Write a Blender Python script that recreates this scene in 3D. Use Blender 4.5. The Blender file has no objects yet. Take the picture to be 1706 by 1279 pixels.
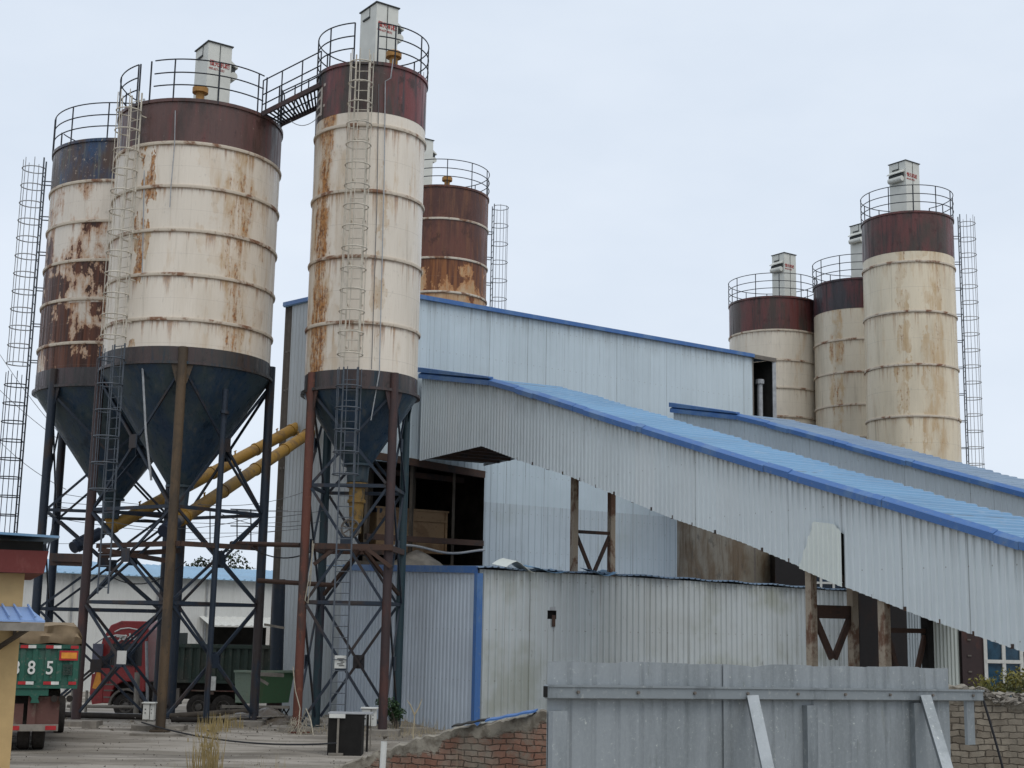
import bpy, math, random
from mathutils import Vector, Matrix
R = math.radians
PI = math.pi
rnd = random.Random(7)
S = bpy.context.scene
COL = S.collection

# ------------------------------------------------------------------ camera
CAMZ = 3.0
FPX = 2330.0
PITCH, ROLL = R(9.86), R(1.13)
cam_d = bpy.data.cameras.new("camera")
cam = bpy.data.objects.new("camera", cam_d)
COL.objects.link(cam)
CM = (Matrix.Rotation(PI / 2 + PITCH, 3, 'X') @ Matrix.Rotation(ROLL, 3, 'Z'))
cam.matrix_world = Matrix.Translation((0, 0, CAMZ)) @ CM.to_4x4()
cam_d.sensor_fit = 'HORIZONTAL'
cam_d.sensor_width = 36.0
cam_d.lens = FPX / 1706 * 36
cam_d.clip_start = 0.1
cam_d.clip_end = 3000
S.camera = cam


def ray(px, py):
    return CM @ Vector(((px - 853) / FPX, -(py - 639.5) / FPX, -1.0))


def at(px, py, Y):
    """point of the site at distance Y along the view axis"""
    d = ray(px, py)
    return Vector((0, 0, CAMZ)) + d * (Y / d.y)


def on_wall(px, py, P0, d):
    """(distance along the wall, height) on the vertical wall through P0 with plan direction d"""
    r = ray(px, py)
    det = r.x * (-d.y) + d.x * r.y
    t = (P0.x * (-d.y) + d.x * P0.y) / det
    s = (r.x * P0.y - r.y * P0.x) / det
    return s, CAMZ + t * r.z


def interp(pts, x):
    if x <= pts[0][0]:
        a, b = pts[0], pts[1]
    elif x >= pts[-1][0]:
        a, b = pts[-2], pts[-1]
    else:
        for a, b in zip(pts, pts[1:]):
            if a[0] <= x <= b[0]:
                break
    return a[1] + (b[1] - a[1]) * (x - a[0]) / (b[0] - a[0])


# ------------------------------------------------------------------ material helpers
class NT:
    def __init__(self, name):
        self.m = bpy.data.materials.new(name)
        self.m.use_nodes = True
        self.t = self.m.node_tree
        self.b = self.t.nodes["Principled BSDF"]
        self.out = self.t.nodes["Material Output"]

    def n(self, typ, **kw):
        nd = self.t.nodes.new(typ)
        for k, v in kw.items():
            setattr(nd, k, v)
        return nd

    def put(self, sock, v):
        if isinstance(v, (int, float, tuple, list)):
            if isinstance(v, (tuple, list)) and len(v) == 3 and sock.type == 'RGBA':
                v = (*v, 1)
            sock.default_value = v
        else:
            self.t.links.new(v, sock)

    def obj(self):
        return self.n('ShaderNodeTexCoord').outputs['Object']

    def scale(self, v, s):
        nd = self.n('ShaderNodeMapping')
        self.put(nd.inputs['Vector'], v)
        nd.inputs['Scale'].default_value = s
        return nd.outputs[0]

    def shift(self, v, s):
        nd = self.n('ShaderNodeMapping')
        self.put(nd.inputs['Vector'], v)
        nd.inputs['Location'].default_value = s
        return nd.outputs[0]

    def noise(self, v, scale=1, detail=4, rough=.6, dist=0):
        nd = self.n('ShaderNodeTexNoise')
        self.put(nd.inputs['Vector'], v)
        nd.inputs['Scale'].default_value = scale
        nd.inputs['Detail'].default_value = detail
        nd.inputs['Roughness'].default_value = rough
        nd.inputs['Distortion'].default_value = dist
        return nd.outputs['Fac']

    def ramp(self, f, a, b, smooth=True):
        """0 below a, 1 above b"""
        nd = self.n('ShaderNodeMapRange', interpolation_type='SMOOTHSTEP' if smooth else 'LINEAR')
        self.put(nd.inputs[0], f)
        nd.inputs[1].default_value = a
        nd.inputs[2].default_value = b
        return nd.outputs[0]

    def mix(self, f, a, b, mode='MIX'):
        nd = self.n('ShaderNodeMix', data_type='RGBA', blend_type=mode)
        self.put(nd.inputs['Factor'], f)
        self.put(nd.inputs[6], a)
        self.put(nd.inputs[7], b)
        return nd.outputs[2]

    def math(self, op, a, b=0.0, c=0.0):
        nd = self.n('ShaderNodeMath', operation=op)
        self.put(nd.inputs[0], a)
        self.put(nd.inputs[1], b)
        self.put(nd.inputs[2], c)
        return nd.outputs[0]

    def sep(self, v):
        nd = self.n('ShaderNodeSeparateXYZ')
        self.put(nd.inputs[0], v)
        return nd.outputs

    def bump(self, h, strength=.3, dist=.02):
        nd = self.n('ShaderNodeBump')
        nd.inputs['Strength'].default_value = strength
        nd.inputs['Distance'].default_value = dist
        self.put(nd.inputs['Height'], h)
        self.put(self.b.inputs['Normal'], nd.outputs[0])

    def done(self, col, rough=.6, metal=0.0, spec=.4):
        self.put(self.b.inputs['Base Color'], col)
        self.put(self.b.inputs['Roughness'], rough)
        self.put(self.b.inputs['Metallic'], metal)
        self.put(self.b.inputs['Specular IOR Level'], spec)
        return self.m


RUST_DK = (.045, .017, .010)
RUST = (.17, .062, .022)
OCHRE = (.42, .25, .10)


def silo_mat(name, base=(.62, .56, .46), dirt=(.40, .35, .27), cols=(), patches=0.0, speck=.5, seed=0., ochre=.35, seam=None, patch_z=None, drip=.6, core=None, halo_c=(.37, .17, .06)):
    """weathered painted steel shell; cols = rust runs as (dx, dy, cosine of half width, strength);
    seam = (height of a hoop, course height): rust starts at the hoops and runs down"""
    k = NT(name)
    v = k.shift(k.obj(), (seed * 3.1, seed * 1.7, seed))
    raw = k.obj()
    x, y, z = k.sep(raw)
    z0, pitch = seam or (0.0, 1.6)
    course = k.math('DIVIDE', k.math('SUBTRACT', z0, z), pitch)
    cf = k.math('FRACT', course)                      # 0 under a hoop, 1 at the next hoop below
    ci = k.math('FLOOR', course)
    jump = k.n('ShaderNodeCombineXYZ')
    k.put(jump.inputs[0], k.math('MULTIPLY', ci, 7.31))
    k.put(jump.inputs[1], k.math('MULTIPLY', ci, 3.77))
    va = k.n('ShaderNodeVectorMath', operation='ADD')
    k.t.links.new(v, va.inputs[0])
    k.t.links.new(jump.outputs[0], va.inputs[1])
    vc = va.outputs[0]                                # coordinates that change from course to course
    wash = k.noise(k.scale(v, (1, 1, .22)), .9, 5, .62)
    plate = k.noise(k.scale(vc, (.8, .8, .05)), .7, 2, .5)
    streak = k.noise(k.scale(v, (7, 7, .28)), 1.0, 5, .65)
    cst = k.noise(k.scale(vc, (6, 6, .22)), 1.0, 6, .7)
    fine = k.noise(v, 9, 4, .7)
    col = k.mix(k.ramp(wash, .38, .75), base, dirt)
    col = k.mix(k.math('MULTIPLY', k.ramp(plate, .45, .65), .35), col, tuple(c * .84 for c in base))
    col = k.mix(k.math('MULTIPLY', k.ramp(streak, .56, .80), .5), col, (.24, .20, .16))
    # ochre washes and grey lichen
    och = k.math('MULTIPLY', k.ramp(k.noise(k.scale(v, (2.2, 2.2, .35)), 1.1, 5, .7), .55, .74), ochre)
    col = k.mix(och, col, (.46, .29, .13))
    col = k.mix(k.math('MULTIPLY', k.ramp(k.noise(k.scale(v, (4, 4, 2)), 1.2, 6, .75), .58, .70), .4), col, (.34, .31, .26))
    # rust runs starting under each hoop
    fall = k.math('POWER', k.math('SUBTRACT', 1.0, cf), 1.6)
    dr = k.ramp(k.math('ADD', cst, k.math('MULTIPLY', fall, .20)), .66, .78)
    col = k.mix(k.math('MULTIPLY', k.math('MULTIPLY', dr, fall), drip), col, k.mix(k.ramp(fine, .4, .6), (.36, .17, .06), (.20, .08, .035)))
    under = k.math('MULTIPLY', k.math('SUBTRACT', 1.0, k.ramp(cf, .02, .07)), k.ramp(k.noise(vc, 2.2, 5, .7), .38, .6))
    col = k.mix(k.math('MULTIPLY', under, .6), col, (.20, .11, .06))
    # rust runs on given bearings
    ln = k.math('POWER', k.math('ADD', k.math('MULTIPLY', x, x), k.math('MULTIPLY', y, y)), .5)
    run = None
    jitter = k.math('MULTIPLY', k.math('SUBTRACT', k.noise(k.scale(v, (1.5, 1.5, .8)), 1.0, 4), .5), .10)
    for dx, dy, cw, st in cols:
        l = math.hypot(dx, dy)
        d = k.math('DIVIDE', k.math('ADD', k.math('MULTIPLY', x, dx / l), k.math('MULTIPLY', y, dy / l)), ln)
        d = k.math('ADD', d, jitter)
        mk = k.math('MULTIPLY', k.ramp(d, cw, 1.0), st)
        run = mk if run is None else k.math('MAXIMUM', run, mk)
    if run is not None:
        grain = k.math('ADD', k.math('MULTIPLY', k.noise(k.scale(vc, (6, 6, 1.0)), 1.5, 7, .75), .55), k.math('MULTIPLY', k.noise(v, 7, 6, .75), .25))
        tex = k.ramp(k.math('ADD', grain, k.math('MULTIPLY', run, .22)), .51, .62)
        soft = k.math('MULTIPLY', run, k.ramp(streak, .30, .62))
        fld = k.math('MULTIPLY', k.ramp(run, .0, .5), k.ramp(k.noise(k.scale(vc, (2.5, 2.5, .6)), 1.2, 5, .65), .40, .62))
        col = k.mix(k.math('MULTIPLY', fld, .55), col, (.45, .29, .13))
        col = k.mix(k.math('MULTIPLY', soft, .6), col, (.42, .25, .10))
        col = k.mix(k.math('MULTIPLY', tex, k.ramp(run, .05, .4)), col, k.mix(k.ramp(fine, .40, .58), (.17, .068, .026), (.40, .185, .06)))
    if patches > 0:
        pn = k.math('ADD', k.math('MULTIPLY', k.noise(k.scale(vc, (.9, .9, .55)), 1.3, 9, .68, .25), .62), k.math('MULTIPLY', k.noise(k.scale(v, (.6, .6, .5)), 1.0, 3, .5), .38))
        pn = k.math('ADD', pn, k.math('MULTIPLY', k.math('SUBTRACT', cst, .5), .16))
        if patch_z:
            pz = k.ramp(z, patch_z[0], patch_z[1])
            pn = k.math('ADD', pn, k.math('MULTIPLY', k.math('SUBTRACT', pz, .5), -patch_z[2]))
        lo = .66 - .3 * patches
        halo = k.ramp(pn, lo - .075, lo + .01)
        edge = k.math('ADD', pn, k.math('MULTIPLY', k.math('SUBTRACT', fine, .5), .10))
        cr_ = k.ramp(edge, lo - .006, lo + .014)
        c1, c2 = core or (RUST_DK, (.12, .042, .02))
        col = k.mix(k.math('MULTIPLY', halo, .75), col, halo_c)
        col = k.mix(cr_, col, k.mix(k.ramp(cst, .42, .62), c1, c2))
    # chips
    chip = k.ramp(k.noise(v, 14, 5, .75), .70 - .06 * speck, .74 - .06 * speck)
    col = k.mix(k.math('MULTIPLY', chip, speck), col, (.10, .055, .03))
    if seam:
        fr = k.math('FRACT', k.math('MULTIPLY', course, 2.0))
        col = k.mix(k.math('MULTIPLY', k.math('LESS_THAN', fr, .012), .3), col, (.22, .18, .14))
    k.bump(k.math('ADD', wash, k.math('MULTIPLY', fine, .25)), .25, .03)
    return k.done(col, k.ramp(streak, .2, .9), 0, .3)


def band_mat(name, c1, c2, c3, seed=0., chips=.3, vert=.35):
    """old primer coats: patchy panels of three colours with streaks"""
    k = NT(name)
    v = k.shift(k.obj(), (seed * 2.3, seed, seed * .7))
    a = k.noise(k.scale(v, (1, 1, vert)), 1.1, 5, .6, .2)
    b = k.noise(k.scale(v, (5, 5, .35)), 1.2, 5, .65)
    col = k.mix(k.ramp(a, .40, .60), c1, c2)
    col = k.mix(k.ramp(b, .48, .72), col, c3)
    d_ = k.noise(k.scale(v, (1.7, 1.7, 1.1)), 1.3, 8, .72)
    col = k.mix(k.math('MULTIPLY', k.ramp(d_, .56, .64), .7), col, tuple(c * .42 for c in c1))
    ch = k.ramp(k.noise(v, 8, 6, .75), .70 - .12 * chips, .73 - .12 * chips)
    col = k.mix(k.math('MULTIPLY', ch, chips), col, (.40, .33, .27))
    k.bump(k.noise(v, 4, 6, .7), .3, .03)
    return k.done(col, k.ramp(b, .1, 1.0), 0, .35)


def steel_mat(name, c1, c2, c3=None, scale=2.0, rough=.6, amount=.5, zsq=.3, metal=0., spec=.4):
    """paint or steel with worn patches"""
    k = NT(name)
    v = k.obj()
    a = k.noise(k.scale(v, (1, 1, zsq)), scale, 6, .68, .2)
    f = k.noise(v, scale * 7, 4, .7)
    col = k.mix(k.ramp(a, .62 - .25 * amount, .70 - .18 * amount), c1, c2)
    if c3:
        col = k.mix(k.math('MULTIPLY', k.ramp(f, .55, .72), .7), col, c3)
    k.bump(f, .2, .01)
    return k.done(col, k.math('ADD', k.math('MULTIPLY', f, .3), rough - .15), metal, spec)


def sheet_mat(name, base, dirt, dark=(.16, .15, .13), stain=.3, along=None, rough=.48, seed=0., metal=0.0, rustc=0.0, eave=None, mould=0.0, panel=.9, slope=0.0):
    """prepainted profiled sheet: panels of slightly different tone, laps, screw rows, run-down grime"""
    k = NT(name)
    raw = k.obj()
    v = k.shift(raw, (seed, seed * 2.7, 0))
    big = k.noise(k.scale(v, (.35, .35, .5)), 1.0, 4, .6)
    run = k.noise(k.scale(v, (4.2, 4.2, .14)), 1.5, 7, .72)
    run2 = k.noise(k.scale(v, (1.2, 1.2, .10)), 1.5, 4, .6)
    fine = k.noise(k.scale(v, (9, 9, 3)), 1.6, 5, .72)
    col = k.mix(k.ramp(big, .35, .68), base, dirt)
    x, y, z = k.sep(raw)
    if along:
        sc = k.math('ADD', k.math('MULTIPLY', x, along[0]), k.math('MULTIPLY', y, along[1]))
        pi_ = k.math('DIVIDE', sc, panel)
        wn = k.n('ShaderNodeTexWhiteNoise', noise_dimensions='1D')
        k.put(wn.inputs['W'], k.math('FLOOR', pi_))
        tone = wn.outputs['Value']
        col = k.mix(k.math('MULTIPLY', tone, .22), col, tuple(c * .78 for c in dirt))
        col = k.mix(k.math('MULTIPLY', k.ramp(tone, .8, .85), .25), col, tuple(min(c * 1.15, .75) for c in base))
        lap = k.math('LESS_THAN', k.math('FRACT', pi_), .028)
        col = k.mix(k.math('MULTIPLY', lap, k.math('MULTIPLY', k.ramp(run2, .40, .62), .7)), col, tuple(c * .55 for c in dark))
        # fixing rows with small rust weeps
        rowf = k.math('FRACT', k.math('DIVIDE', z, 1.45))
        hole = k.math('MULTIPLY', k.math('LESS_THAN', rowf, .020), k.math('LESS_THAN', k.math('FRACT', k.math('DIVIDE', sc, .30)), .10))
        col = k.mix(k.math('MULTIPLY', hole, .55), col, (.13, .10, .08))
    col = k.mix(k.math('MULTIPLY', k.ramp(run, .52, .78), stain), col, dark)
    col = k.mix(k.math('MULTIPLY', k.ramp(run2, .55, .75), stain * .6), col, tuple(c * 1.3 for c in dark))
    if eave:
        near = k.ramp(k.math('ADD', z, k.math('MULTIPLY', sc, slope)) if slope else z, eave[0], eave[1])
        col = k.mix(k.math('MULTIPLY', near, k.math('MULTIPLY', k.ramp(run, .42, .66), .55)), col, (.18, .175, .155))
    if mould:
        mz = k.ramp(k.noise(k.scale(v, (.3, .3, .35)), 1.0, 4, .6), .50, .66)
        col = k.mix(k.math('MULTIPLY', mz, mould), col, (.25, .26, .18))
        blot = k.ramp(k.noise(k.scale(v, (1.6, 1.6, .9)), 1.4, 8, .75), .63, .70)
        col = k.mix(k.math('MULTIPLY', blot, mould), col, (.13, .125, .10))
    if rustc:
        rp = k.ramp(k.noise(k.scale(v, (1.3, 1.3, .5)), 1.6, 7, .7), .66 - .1 * rustc, .72)
        col = k.mix(k.math('MULTIPLY', rp, rustc), col, (.19, .10, .055))
    ch = k.ramp(fine, .71, .75)
    col = k.mix(k.math('MULTIPLY', ch, .55), col, (.15, .12, .09))
    k.bump(k.math('ADD', big, k.math('MULTIPLY', k.noise(k.scale(v, (1.1, 1.1, .6)), 1.3, 3, .5), .5)), .25, .06)
    return k.done(col, k.math('ADD', k.math('MULTIPLY', run, .3), rough - .15), metal, .4)


def plain(name, c, rough=.6, metal=0, spec=.4, var=.25, scale=6):
    k = NT(name)
    f = k.noise(k.obj(), scale, 5, .65)
    col = k.mix(k.ramp(f, .3, .7), c, tuple(x * (1 - var) for x in c))
    k.bump(f, .15, .01)
    return k.done(col, rough, metal, spec)


M = {}
CREAM, CREAM_D = (.72, .645, .545), (.60, .525, .425)


# ------------------------------------------------------------------ mesh helpers
class MB:
    def __init__(self):
        self.v, self.f = [], []

    def quad(self, a, b, c, d):
        i = len(self.v)
        self.v += [tuple(a), tuple(b), tuple(c), tuple(d)]
        self.f.append((i, i + 1, i + 2, i + 3))
        return self

    def poly(self, pts):
        i = len(self.v)
        self.v += [tuple(p) for p in pts]
        self.f.append(tuple(range(i, i + len(pts))))
        return self

    def hexa(self, p):
        i = len(self.v)
        self.v += [tuple(q) for q in p]
        for q in ((0, 3, 2, 1), (4, 5, 6, 7), (0, 1, 5, 4), (1, 2, 6, 5), (2, 3, 7, 6), (3, 0, 4, 7)):
            self.f.append(tuple(i + k for k in q))
        return self

    def box(self, x0, x1, y0, y1, z0, z1):
        return self.hexa([(x0, y0, z0), (x1, y0, z0), (x1, y1, z0), (x0, y1, z0), (x0, y0, z1), (x1, y0, z1), (x1, y1, z1), (x0, y1, z1)])

    def obox(self, c, ux, uy, sx, sy, z0, z1):
        """box with plan axes ux, uy around centre c"""
        c = Vector((c[0], c[1], 0))
        ux = Vector((ux[0], ux[1], 0)) * sx / 2
        uy = Vector((uy[0], uy[1], 0)) * sy / 2
        b = [c - ux - uy, c + ux - uy, c + ux + uy, c - ux + uy]
        return self.hexa([(q.x, q.y, z0) for q in b] + [(q.x, q.y, z1) for q in b])

    def beam(self, a, b, w, h=None, up=(0, 0, 1)):
        h = h or w
        a, b = Vector(a), Vector(b)
        d = (b - a).normalized()
        u = Vector(up)
        if abs(d.dot(u)) > .98:
            u = Vector((0, 1, 0))
        x = d.cross(u).normalized() * w / 2
        y = x.cross(d).normalized() * h / 2
        return self.hexa([a - x - y, a + x - y, a + x + y, a - x + y, b - x - y, b + x - y, b + x + y, b - x + y])

    def tube(self, pts, r, n=8, closed=False, cap=True):
        pts = [Vector(p) for p in pts]
        base = len(self.v)
        N = len(pts)
        nrm = None
        for i, p in enumerate(pts):
            if closed:
                d = pts[(i + 1) % N] - pts[i - 1]
            else:
                d = pts[min(i + 1, N - 1)] - pts[max(i - 1, 0)]
            d.normalize()
            if nrm is None:
                t = Vector((0, 0, 1)) if abs(d.z) < .9 else Vector((1, 0, 0))
                nrm = d.cross(t).normalized()
            else:
                nrm = (nrm - d * nrm.dot(d)).normalized()
            bn = d.cross(nrm)
            rr = r[i] if isinstance(r, (list, tuple)) else r
            for k in range(n):
                a = 2 * PI * k / n
                self.v.append(tuple(p + nrm * math.cos(a) * rr + bn * math.sin(a) * rr))
        for i in range(N if closed else N - 1):
            for k in range(n):
                a = base + i * n + k
                b = base + i * n + (k + 1) % n
                j = (i + 1) % N
                self.f.append((a, b, base + j * n + (k + 1) % n, base + j * n + k))
        if cap and not closed:
            self.f.append(tuple(base + k for k in range(n))[::-1])
            self.f.append(tuple(base + (N - 1) * n + k for k in range(n)))
        return self

    def lathe(self, prof, n=64, c=(0, 0), a0=0, a1=2 * PI):
        """profile of (r, z) turned about the vertical through c"""
        base = len(self.v)
        full = abs(a1 - a0 - 2 * PI) < 1e-6
        m = n if full else n + 1
        for r, z in prof:
            for k in range(m):
                a = a0 + (a1 - a0) * k / n
                self.v.append((c[0] + r * math.cos(a), c[1] + r * math.sin(a), z))
        for i in range(len(prof) - 1):
            for k in range(n):
                k2 = (k + 1) % m
                self.f.append((base + i * m + k, base + i * m + k2, base + (i + 1) * m + k2, base + (i + 1) * m + k))
        return self

    def prism(self, outline, vec):
        """outline polygon (3D points) pushed along vec"""
        a = [Vector(p) for p in outline]
        b = [p + Vector(vec) for p in a]
        i = len(self.v)
        n = len(a)
        self.v += [tuple(p) for p in a + b]
        self.f.append(tuple(i + k for k in range(n)))
        self.f.append(tuple(i + n + k for k in range(n))[::-1])
        for k in range(n):
            k2 = (k + 1) % n
            self.f.append((i + k2, i + k, i + n + k, i + n + k2))
        return self

    def build(self, name, mat, parent=None, smooth=None, loc=None):
        me = bpy.data.meshes.new(name)
        me.from_pydata(self.v, [], self.f)
        me.validate()
        if smooth:
            me.shade_smooth()
            me.set_sharp_from_angle(angle=R(smooth))
        if mat:
            me.materials.append(mat)
        o = bpy.data.objects.new(name, me)
        COL.objects.link(o)
        if parent:
            o.parent = parent
        if loc:
            o.location = loc
        return o


def recalc(o):
    import bmesh
    bm = bmesh.new()
    bm.from_mesh(o.data)
    bmesh.ops.recalc_face_normals(bm, faces=bm.faces)
    bm.to_mesh(o.data)
    bm.free()
    return o


def thing(name, label, cat, loc=(0, 0, 0), rz=0, group=None):
    o = bpy.data.objects.new(name, None)
    o.empty_display_size = .3
    COL.objects.link(o)
    o.location = loc
    o.rotation_euler = (0, 0, rz)
    return tag(o, label, cat, group)


def tag(o, label, cat, group=None, kind=None):
    o['label'] = label
    o['category'] = cat
    if group:
        o['group'] = group
    if kind:
        o['kind'] = kind
    return o


def struct(o):
    o['kind'] = 'structure'
    return o


def stuff(o, label, cat):
    return tag(o, label, cat, kind='stuff')


def lettering(text, size, mat, parent, mw, name='lettering', sx=1.0, bold=0.0):
    c = bpy.data.curves.new(name, 'FONT')
    c.body = text
    c.size = size
    c.extrude = .003
    c.offset = bold
    c.resolution_u = 4
    t = bpy.data.objects.new(name + '_tmp', c)
    COL.objects.link(t)
    dg = bpy.context.evaluated_depsgraph_get()
    me = bpy.data.meshes.new_from_object(t.evaluated_get(dg))
    bpy.data.objects.remove(t)
    me.name = name
    me.materials.clear()
    me.materials.append(mat)
    o = bpy.data.objects.new(name, me)
    COL.objects.link(o)
    o.parent = parent
    o.matrix_local = mw @ Matrix.Diagonal((sx, 1, 1, 1))
    return o


def face_frame(origin, xdir, up=(0, 0, 1)):
    """matrix putting local x along xdir, y along up, for lettering on a face"""
    x = Vector(xdir).normalized()
    u = Vector(up)
    z = x.cross(u).normalized()
    y = z.cross(x)
    m = Matrix((x, y, z)).transposed().to_4x4()
    m.translation = Vector(origin)
    return m


# profiled sheet: trapezoid ribs standing out along nrm
PROF = ((0, 0), (.60, 0), (.70, 1), (.90, 1), (1.0, 0))
WAVE = ((0, 0), (.25, 0), (.40, 1), (.75, 1), (.9, 0), (1.0, 0))


def sheet(mb, P0, d, nrm, s0, s1, zb, zt, period=.2, depth=.03, prof=PROF, off=0.0, dz=None, ragged=0):
    """corrugated sheet on the wall through P0; zb, zt are functions of s"""
    ss = [(s0, 0)]
    k = math.floor(s0 / period) - 1
    while k * period < s1:
        for fr, h in prof[:-1]:
            s = (k + fr) * period
            if s0 < s < s1:
                ss.append((s, h))
        k += 1
    ss.append((s1, 0))
    base = len(mb.v)
    seed = rnd.random() * 100
    for s, h in ss:
        q = P0 + d * s + nrm * (h * depth + off)
        rg = 0
        if ragged:
            pn = math.floor(s / (period * 4))
            rg = ragged * (math.sin(pn * 12.9 + seed) * .7 + math.sin(pn * 5.3) * .5)
        mb.v.append((q.x, q.y, zb(s) + rg))
        mb.v.append((q.x, q.y, zt(s)))
    for i in range(len(ss) - 1):
        a = base + 2 * i
        mb.f.append((a, a + 2, a + 3, a + 1))
    return mb

# ------------------------------------------------------------------ materials
NAVY, NAVY2 = (.014, .023, .038), (.03, .036, .04)
M['navy'] = steel_mat('navy_steel', NAVY, (.035, .026, .024), (.05, .05, .05), 1.3, .55)
M['brownleg'] = steel_mat('brown_primer_steel', (.060, .042, .026), (.10, .065, .035), (.03, .03, .028), 1.2, .7)
M['redleg'] = steel_mat('red_primer_steel', (.12, .042, .028), (.055, .034, .028), (.20, .085, .05), .8, .75, .6, .25)
M['dkred'] = steel_mat('dark_red_steel', (.042, .026, .026), (.075, .033, .027), (.03, .026, .028), 1.1, .65)
M['teal'] = steel_mat('teal_steel', (.018, .040, .050), (.035, .030, .040), (.05, .055, .05), 1.1, .55)
M['rail'] = plain('dark_rail_paint', (.014, .018, .028), .55, 0, .4, .3, 5)
M['cage'] = plain('cream_ladder_paint', (.58, .525, .43), .6, 0, .4, .35, 4)
M['galvpipe'] = plain('pale_grey_pipe', (.40, .41, .42), .5, .2, .5, .3, 5)
M['darkladder'] = plain('slate_ladder_paint', (.075, .09, .11), .5, 0, .5, .4, 4)
M['rung'] = plain('worn_bright_steel', (.30, .31, .32), .4, .4, .5, .3, 9)
M['beamrust'] = steel_mat('rusty_beam', (.062, .034, .024), (.035, .027, .024), (.13, .065, .035), 1.5, .8, .5, 1)
M['conc'] = plain('dusty_concrete', (.27, .245, .21), .9, 0, .2, .35, 3)
M['conc_dk'] = plain('dark_concrete', (.12, .10, .08), .9, 0, .2, .5, 1.5)
M['filter'] = plain('pale_filter_paint', (.63, .63, .575), .5, 0, .4, .12, 2)
M['filter_dk'] = plain('dark_gap_paint', (.03, .035, .035), .6)  # near-black paint of the lid, seams and outlet slot
M['redtext'] = plain('red_lettering', (.40, .035, .03), .6, 0, .3, .3, 30)
M['yellow'] = steel_mat('ochre_machine_paint', (.34, .19, .035), (.22, .13, .045), (.13, .08, .045), 1.6, .6, .5, 1)
M['hatch'] = plain('ochre_hatch', (.40, .20, .05), .6)
M['chute'] = steel_mat('grimy_chute_paint', (.26, .155, .04), (.10, .075, .045), (.32, .27, .18), 3.0, .7, .5, 1)
M['motor'] = plain('navy_motor', (.025, .035, .06), .5)
M['roofgrey'] = plain('dull_roof_steel', (.16, .14, .12), .7)
M['blue'] = steel_mat('blue_trim_paint', (.05, .135, .34), (.09, .18, .35), (.15, .19, .27), 1.1, .5, .55, .5)
M['cable'] = plain('black_rubber', (.012, .012, .014), .6)
M['greycable'] = plain('grey_wire', (.16, .16, .16), .6)
M['rope'] = plain('frayed_rope', (.42, .38, .30), .9, 0, .2, .3, 14)
M['white'] = plain('off_white_paint', (.62, .62, .58), .5, 0, .4, .12, 8)
M['black'] = plain('sooty_black', (.014, .013, .012), .8, 0, .25, .4, 5)
M['glass'] = plain('dark_glass', (.01, .014, .02), .08, 0, .7, .2, 2)
M['rubber'] = plain('dusty_tyre', (.045, .040, .036), .9, 0, .2, .45, 9)
M['rim'] = plain('dusty_wheel_rim', (.14, .125, .11), .7, .2, .4, .35, 8)


def bearing(X, Y, phi):
    a = math.atan2(-X, Y) + R(phi)
    return Vector((math.sin(a), -math.cos(a), 0))


U = Vector((math.cos(R(35.3)), math.sin(R(35.3)), 0))
V = Vector((-U.y, U.x, 0))


def add_ladder(root, pol, r, phi, z0, z1, mat, mat_r, w=.42, off=.22, cage=None, hoop=.62, cr=.36, wall=None, rr=.020, hoopmat=None, offs=None):
    o = pol(phi)
    t = Vector((-o.y, o.x, 0))
    c = o * (r + off)
    mb = MB()
    for s in (-1, 1):
        mb.beam(c + t * s * w / 2 + Vector((0, 0, z0)), c + t * s * w / 2 + Vector((0, 0, z1)), .045, .03)
    z = z0 + .18
    while z < z1 - .05:
        mb.tube([c - t * w / 2 + Vector((0, 0, z)), c + t * w / 2 + Vector((0, 0, z))], .013, 5)
        z += .3
    if wall:
        z = wall[0] + .5
        while z < wall[1]:
            for s in (-1, 1):
                p = c + t * s * w / 2
                mb.beam(p + Vector((0, 0, z)), p - o * off + Vector((0, 0, z)), .04, .03)
            z += 1.25
    lad = mb.build('ladder', mat, root)
    if cage:
        mc = MB()
        cc = c + o * (cr * .75)
        ang = R(128)
        z = cage[0]
        while z <= cage[1] + .01:
            pts = []
            for i in range(19):
                a = -ang + 2 * ang * i / 18
                pts.append(cc + o * math.cos(a) * cr + t * math.sin(a) * cr + Vector((0, 0, z)))
            pts = [c - t * w / 2 + Vector((0, 0, z))] + pts + [c + t * w / 2 + Vector((0, 0, z))]
            mc.tube(pts, rr, 5)
            z += hoop
        for i in range(5):
            a = R(-96) + R(192) * i / 4
            p = cc + o * math.cos(a) * (cr - .018) + t * math.sin(a) * (cr - .018)
            mc.tube([p + Vector((0, 0, cage[0])), p + Vector((0, 0, cage[1]))], .014, 5)
        mc.build('cage', hoopmat or mat, lad, 40)
    return lad


def add_railing(root, pol, r, z, h=1.2, gaps=(), posts=12, start=0.0, mat=None, name='railing', levels=(1.0, .66, .34)):
    mb = MB()

    def ok(p):
        return not any(a < ((p + 180) % 360) - 180 < b for a, b in gaps)
    steps = 72
    for fr in levels:
        run = []
        for i in range(steps * 1 + 1):
            p = -180 + 360 * i / steps
            if ok(p):
                run.append(pol(p) * r + Vector((0, 0, z + h * fr)))
            else:
                if len(run) > 1:
                    mb.tube(run, .020, 6)
                run = []
        if len(run) > 1:
            mb.tube(run, .020, 6)
    for i in range(posts):
        p = start + 360 * i / posts
        if ok(p):
            b = pol(p) * r
            mb.tube([b + Vector((0, 0, z - .10)), b + Vector((0, 0, z + h))], .024, 6)
    for a, b in gaps:
        for p in (a, b):
            q = pol(p) * r
            mb.tube([q + Vector((0, 0, z - .10)), q + Vector((0, 0, z + h))], .026, 6)
    return mb.build(name, mat or M['rail'], root, 40)


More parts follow.
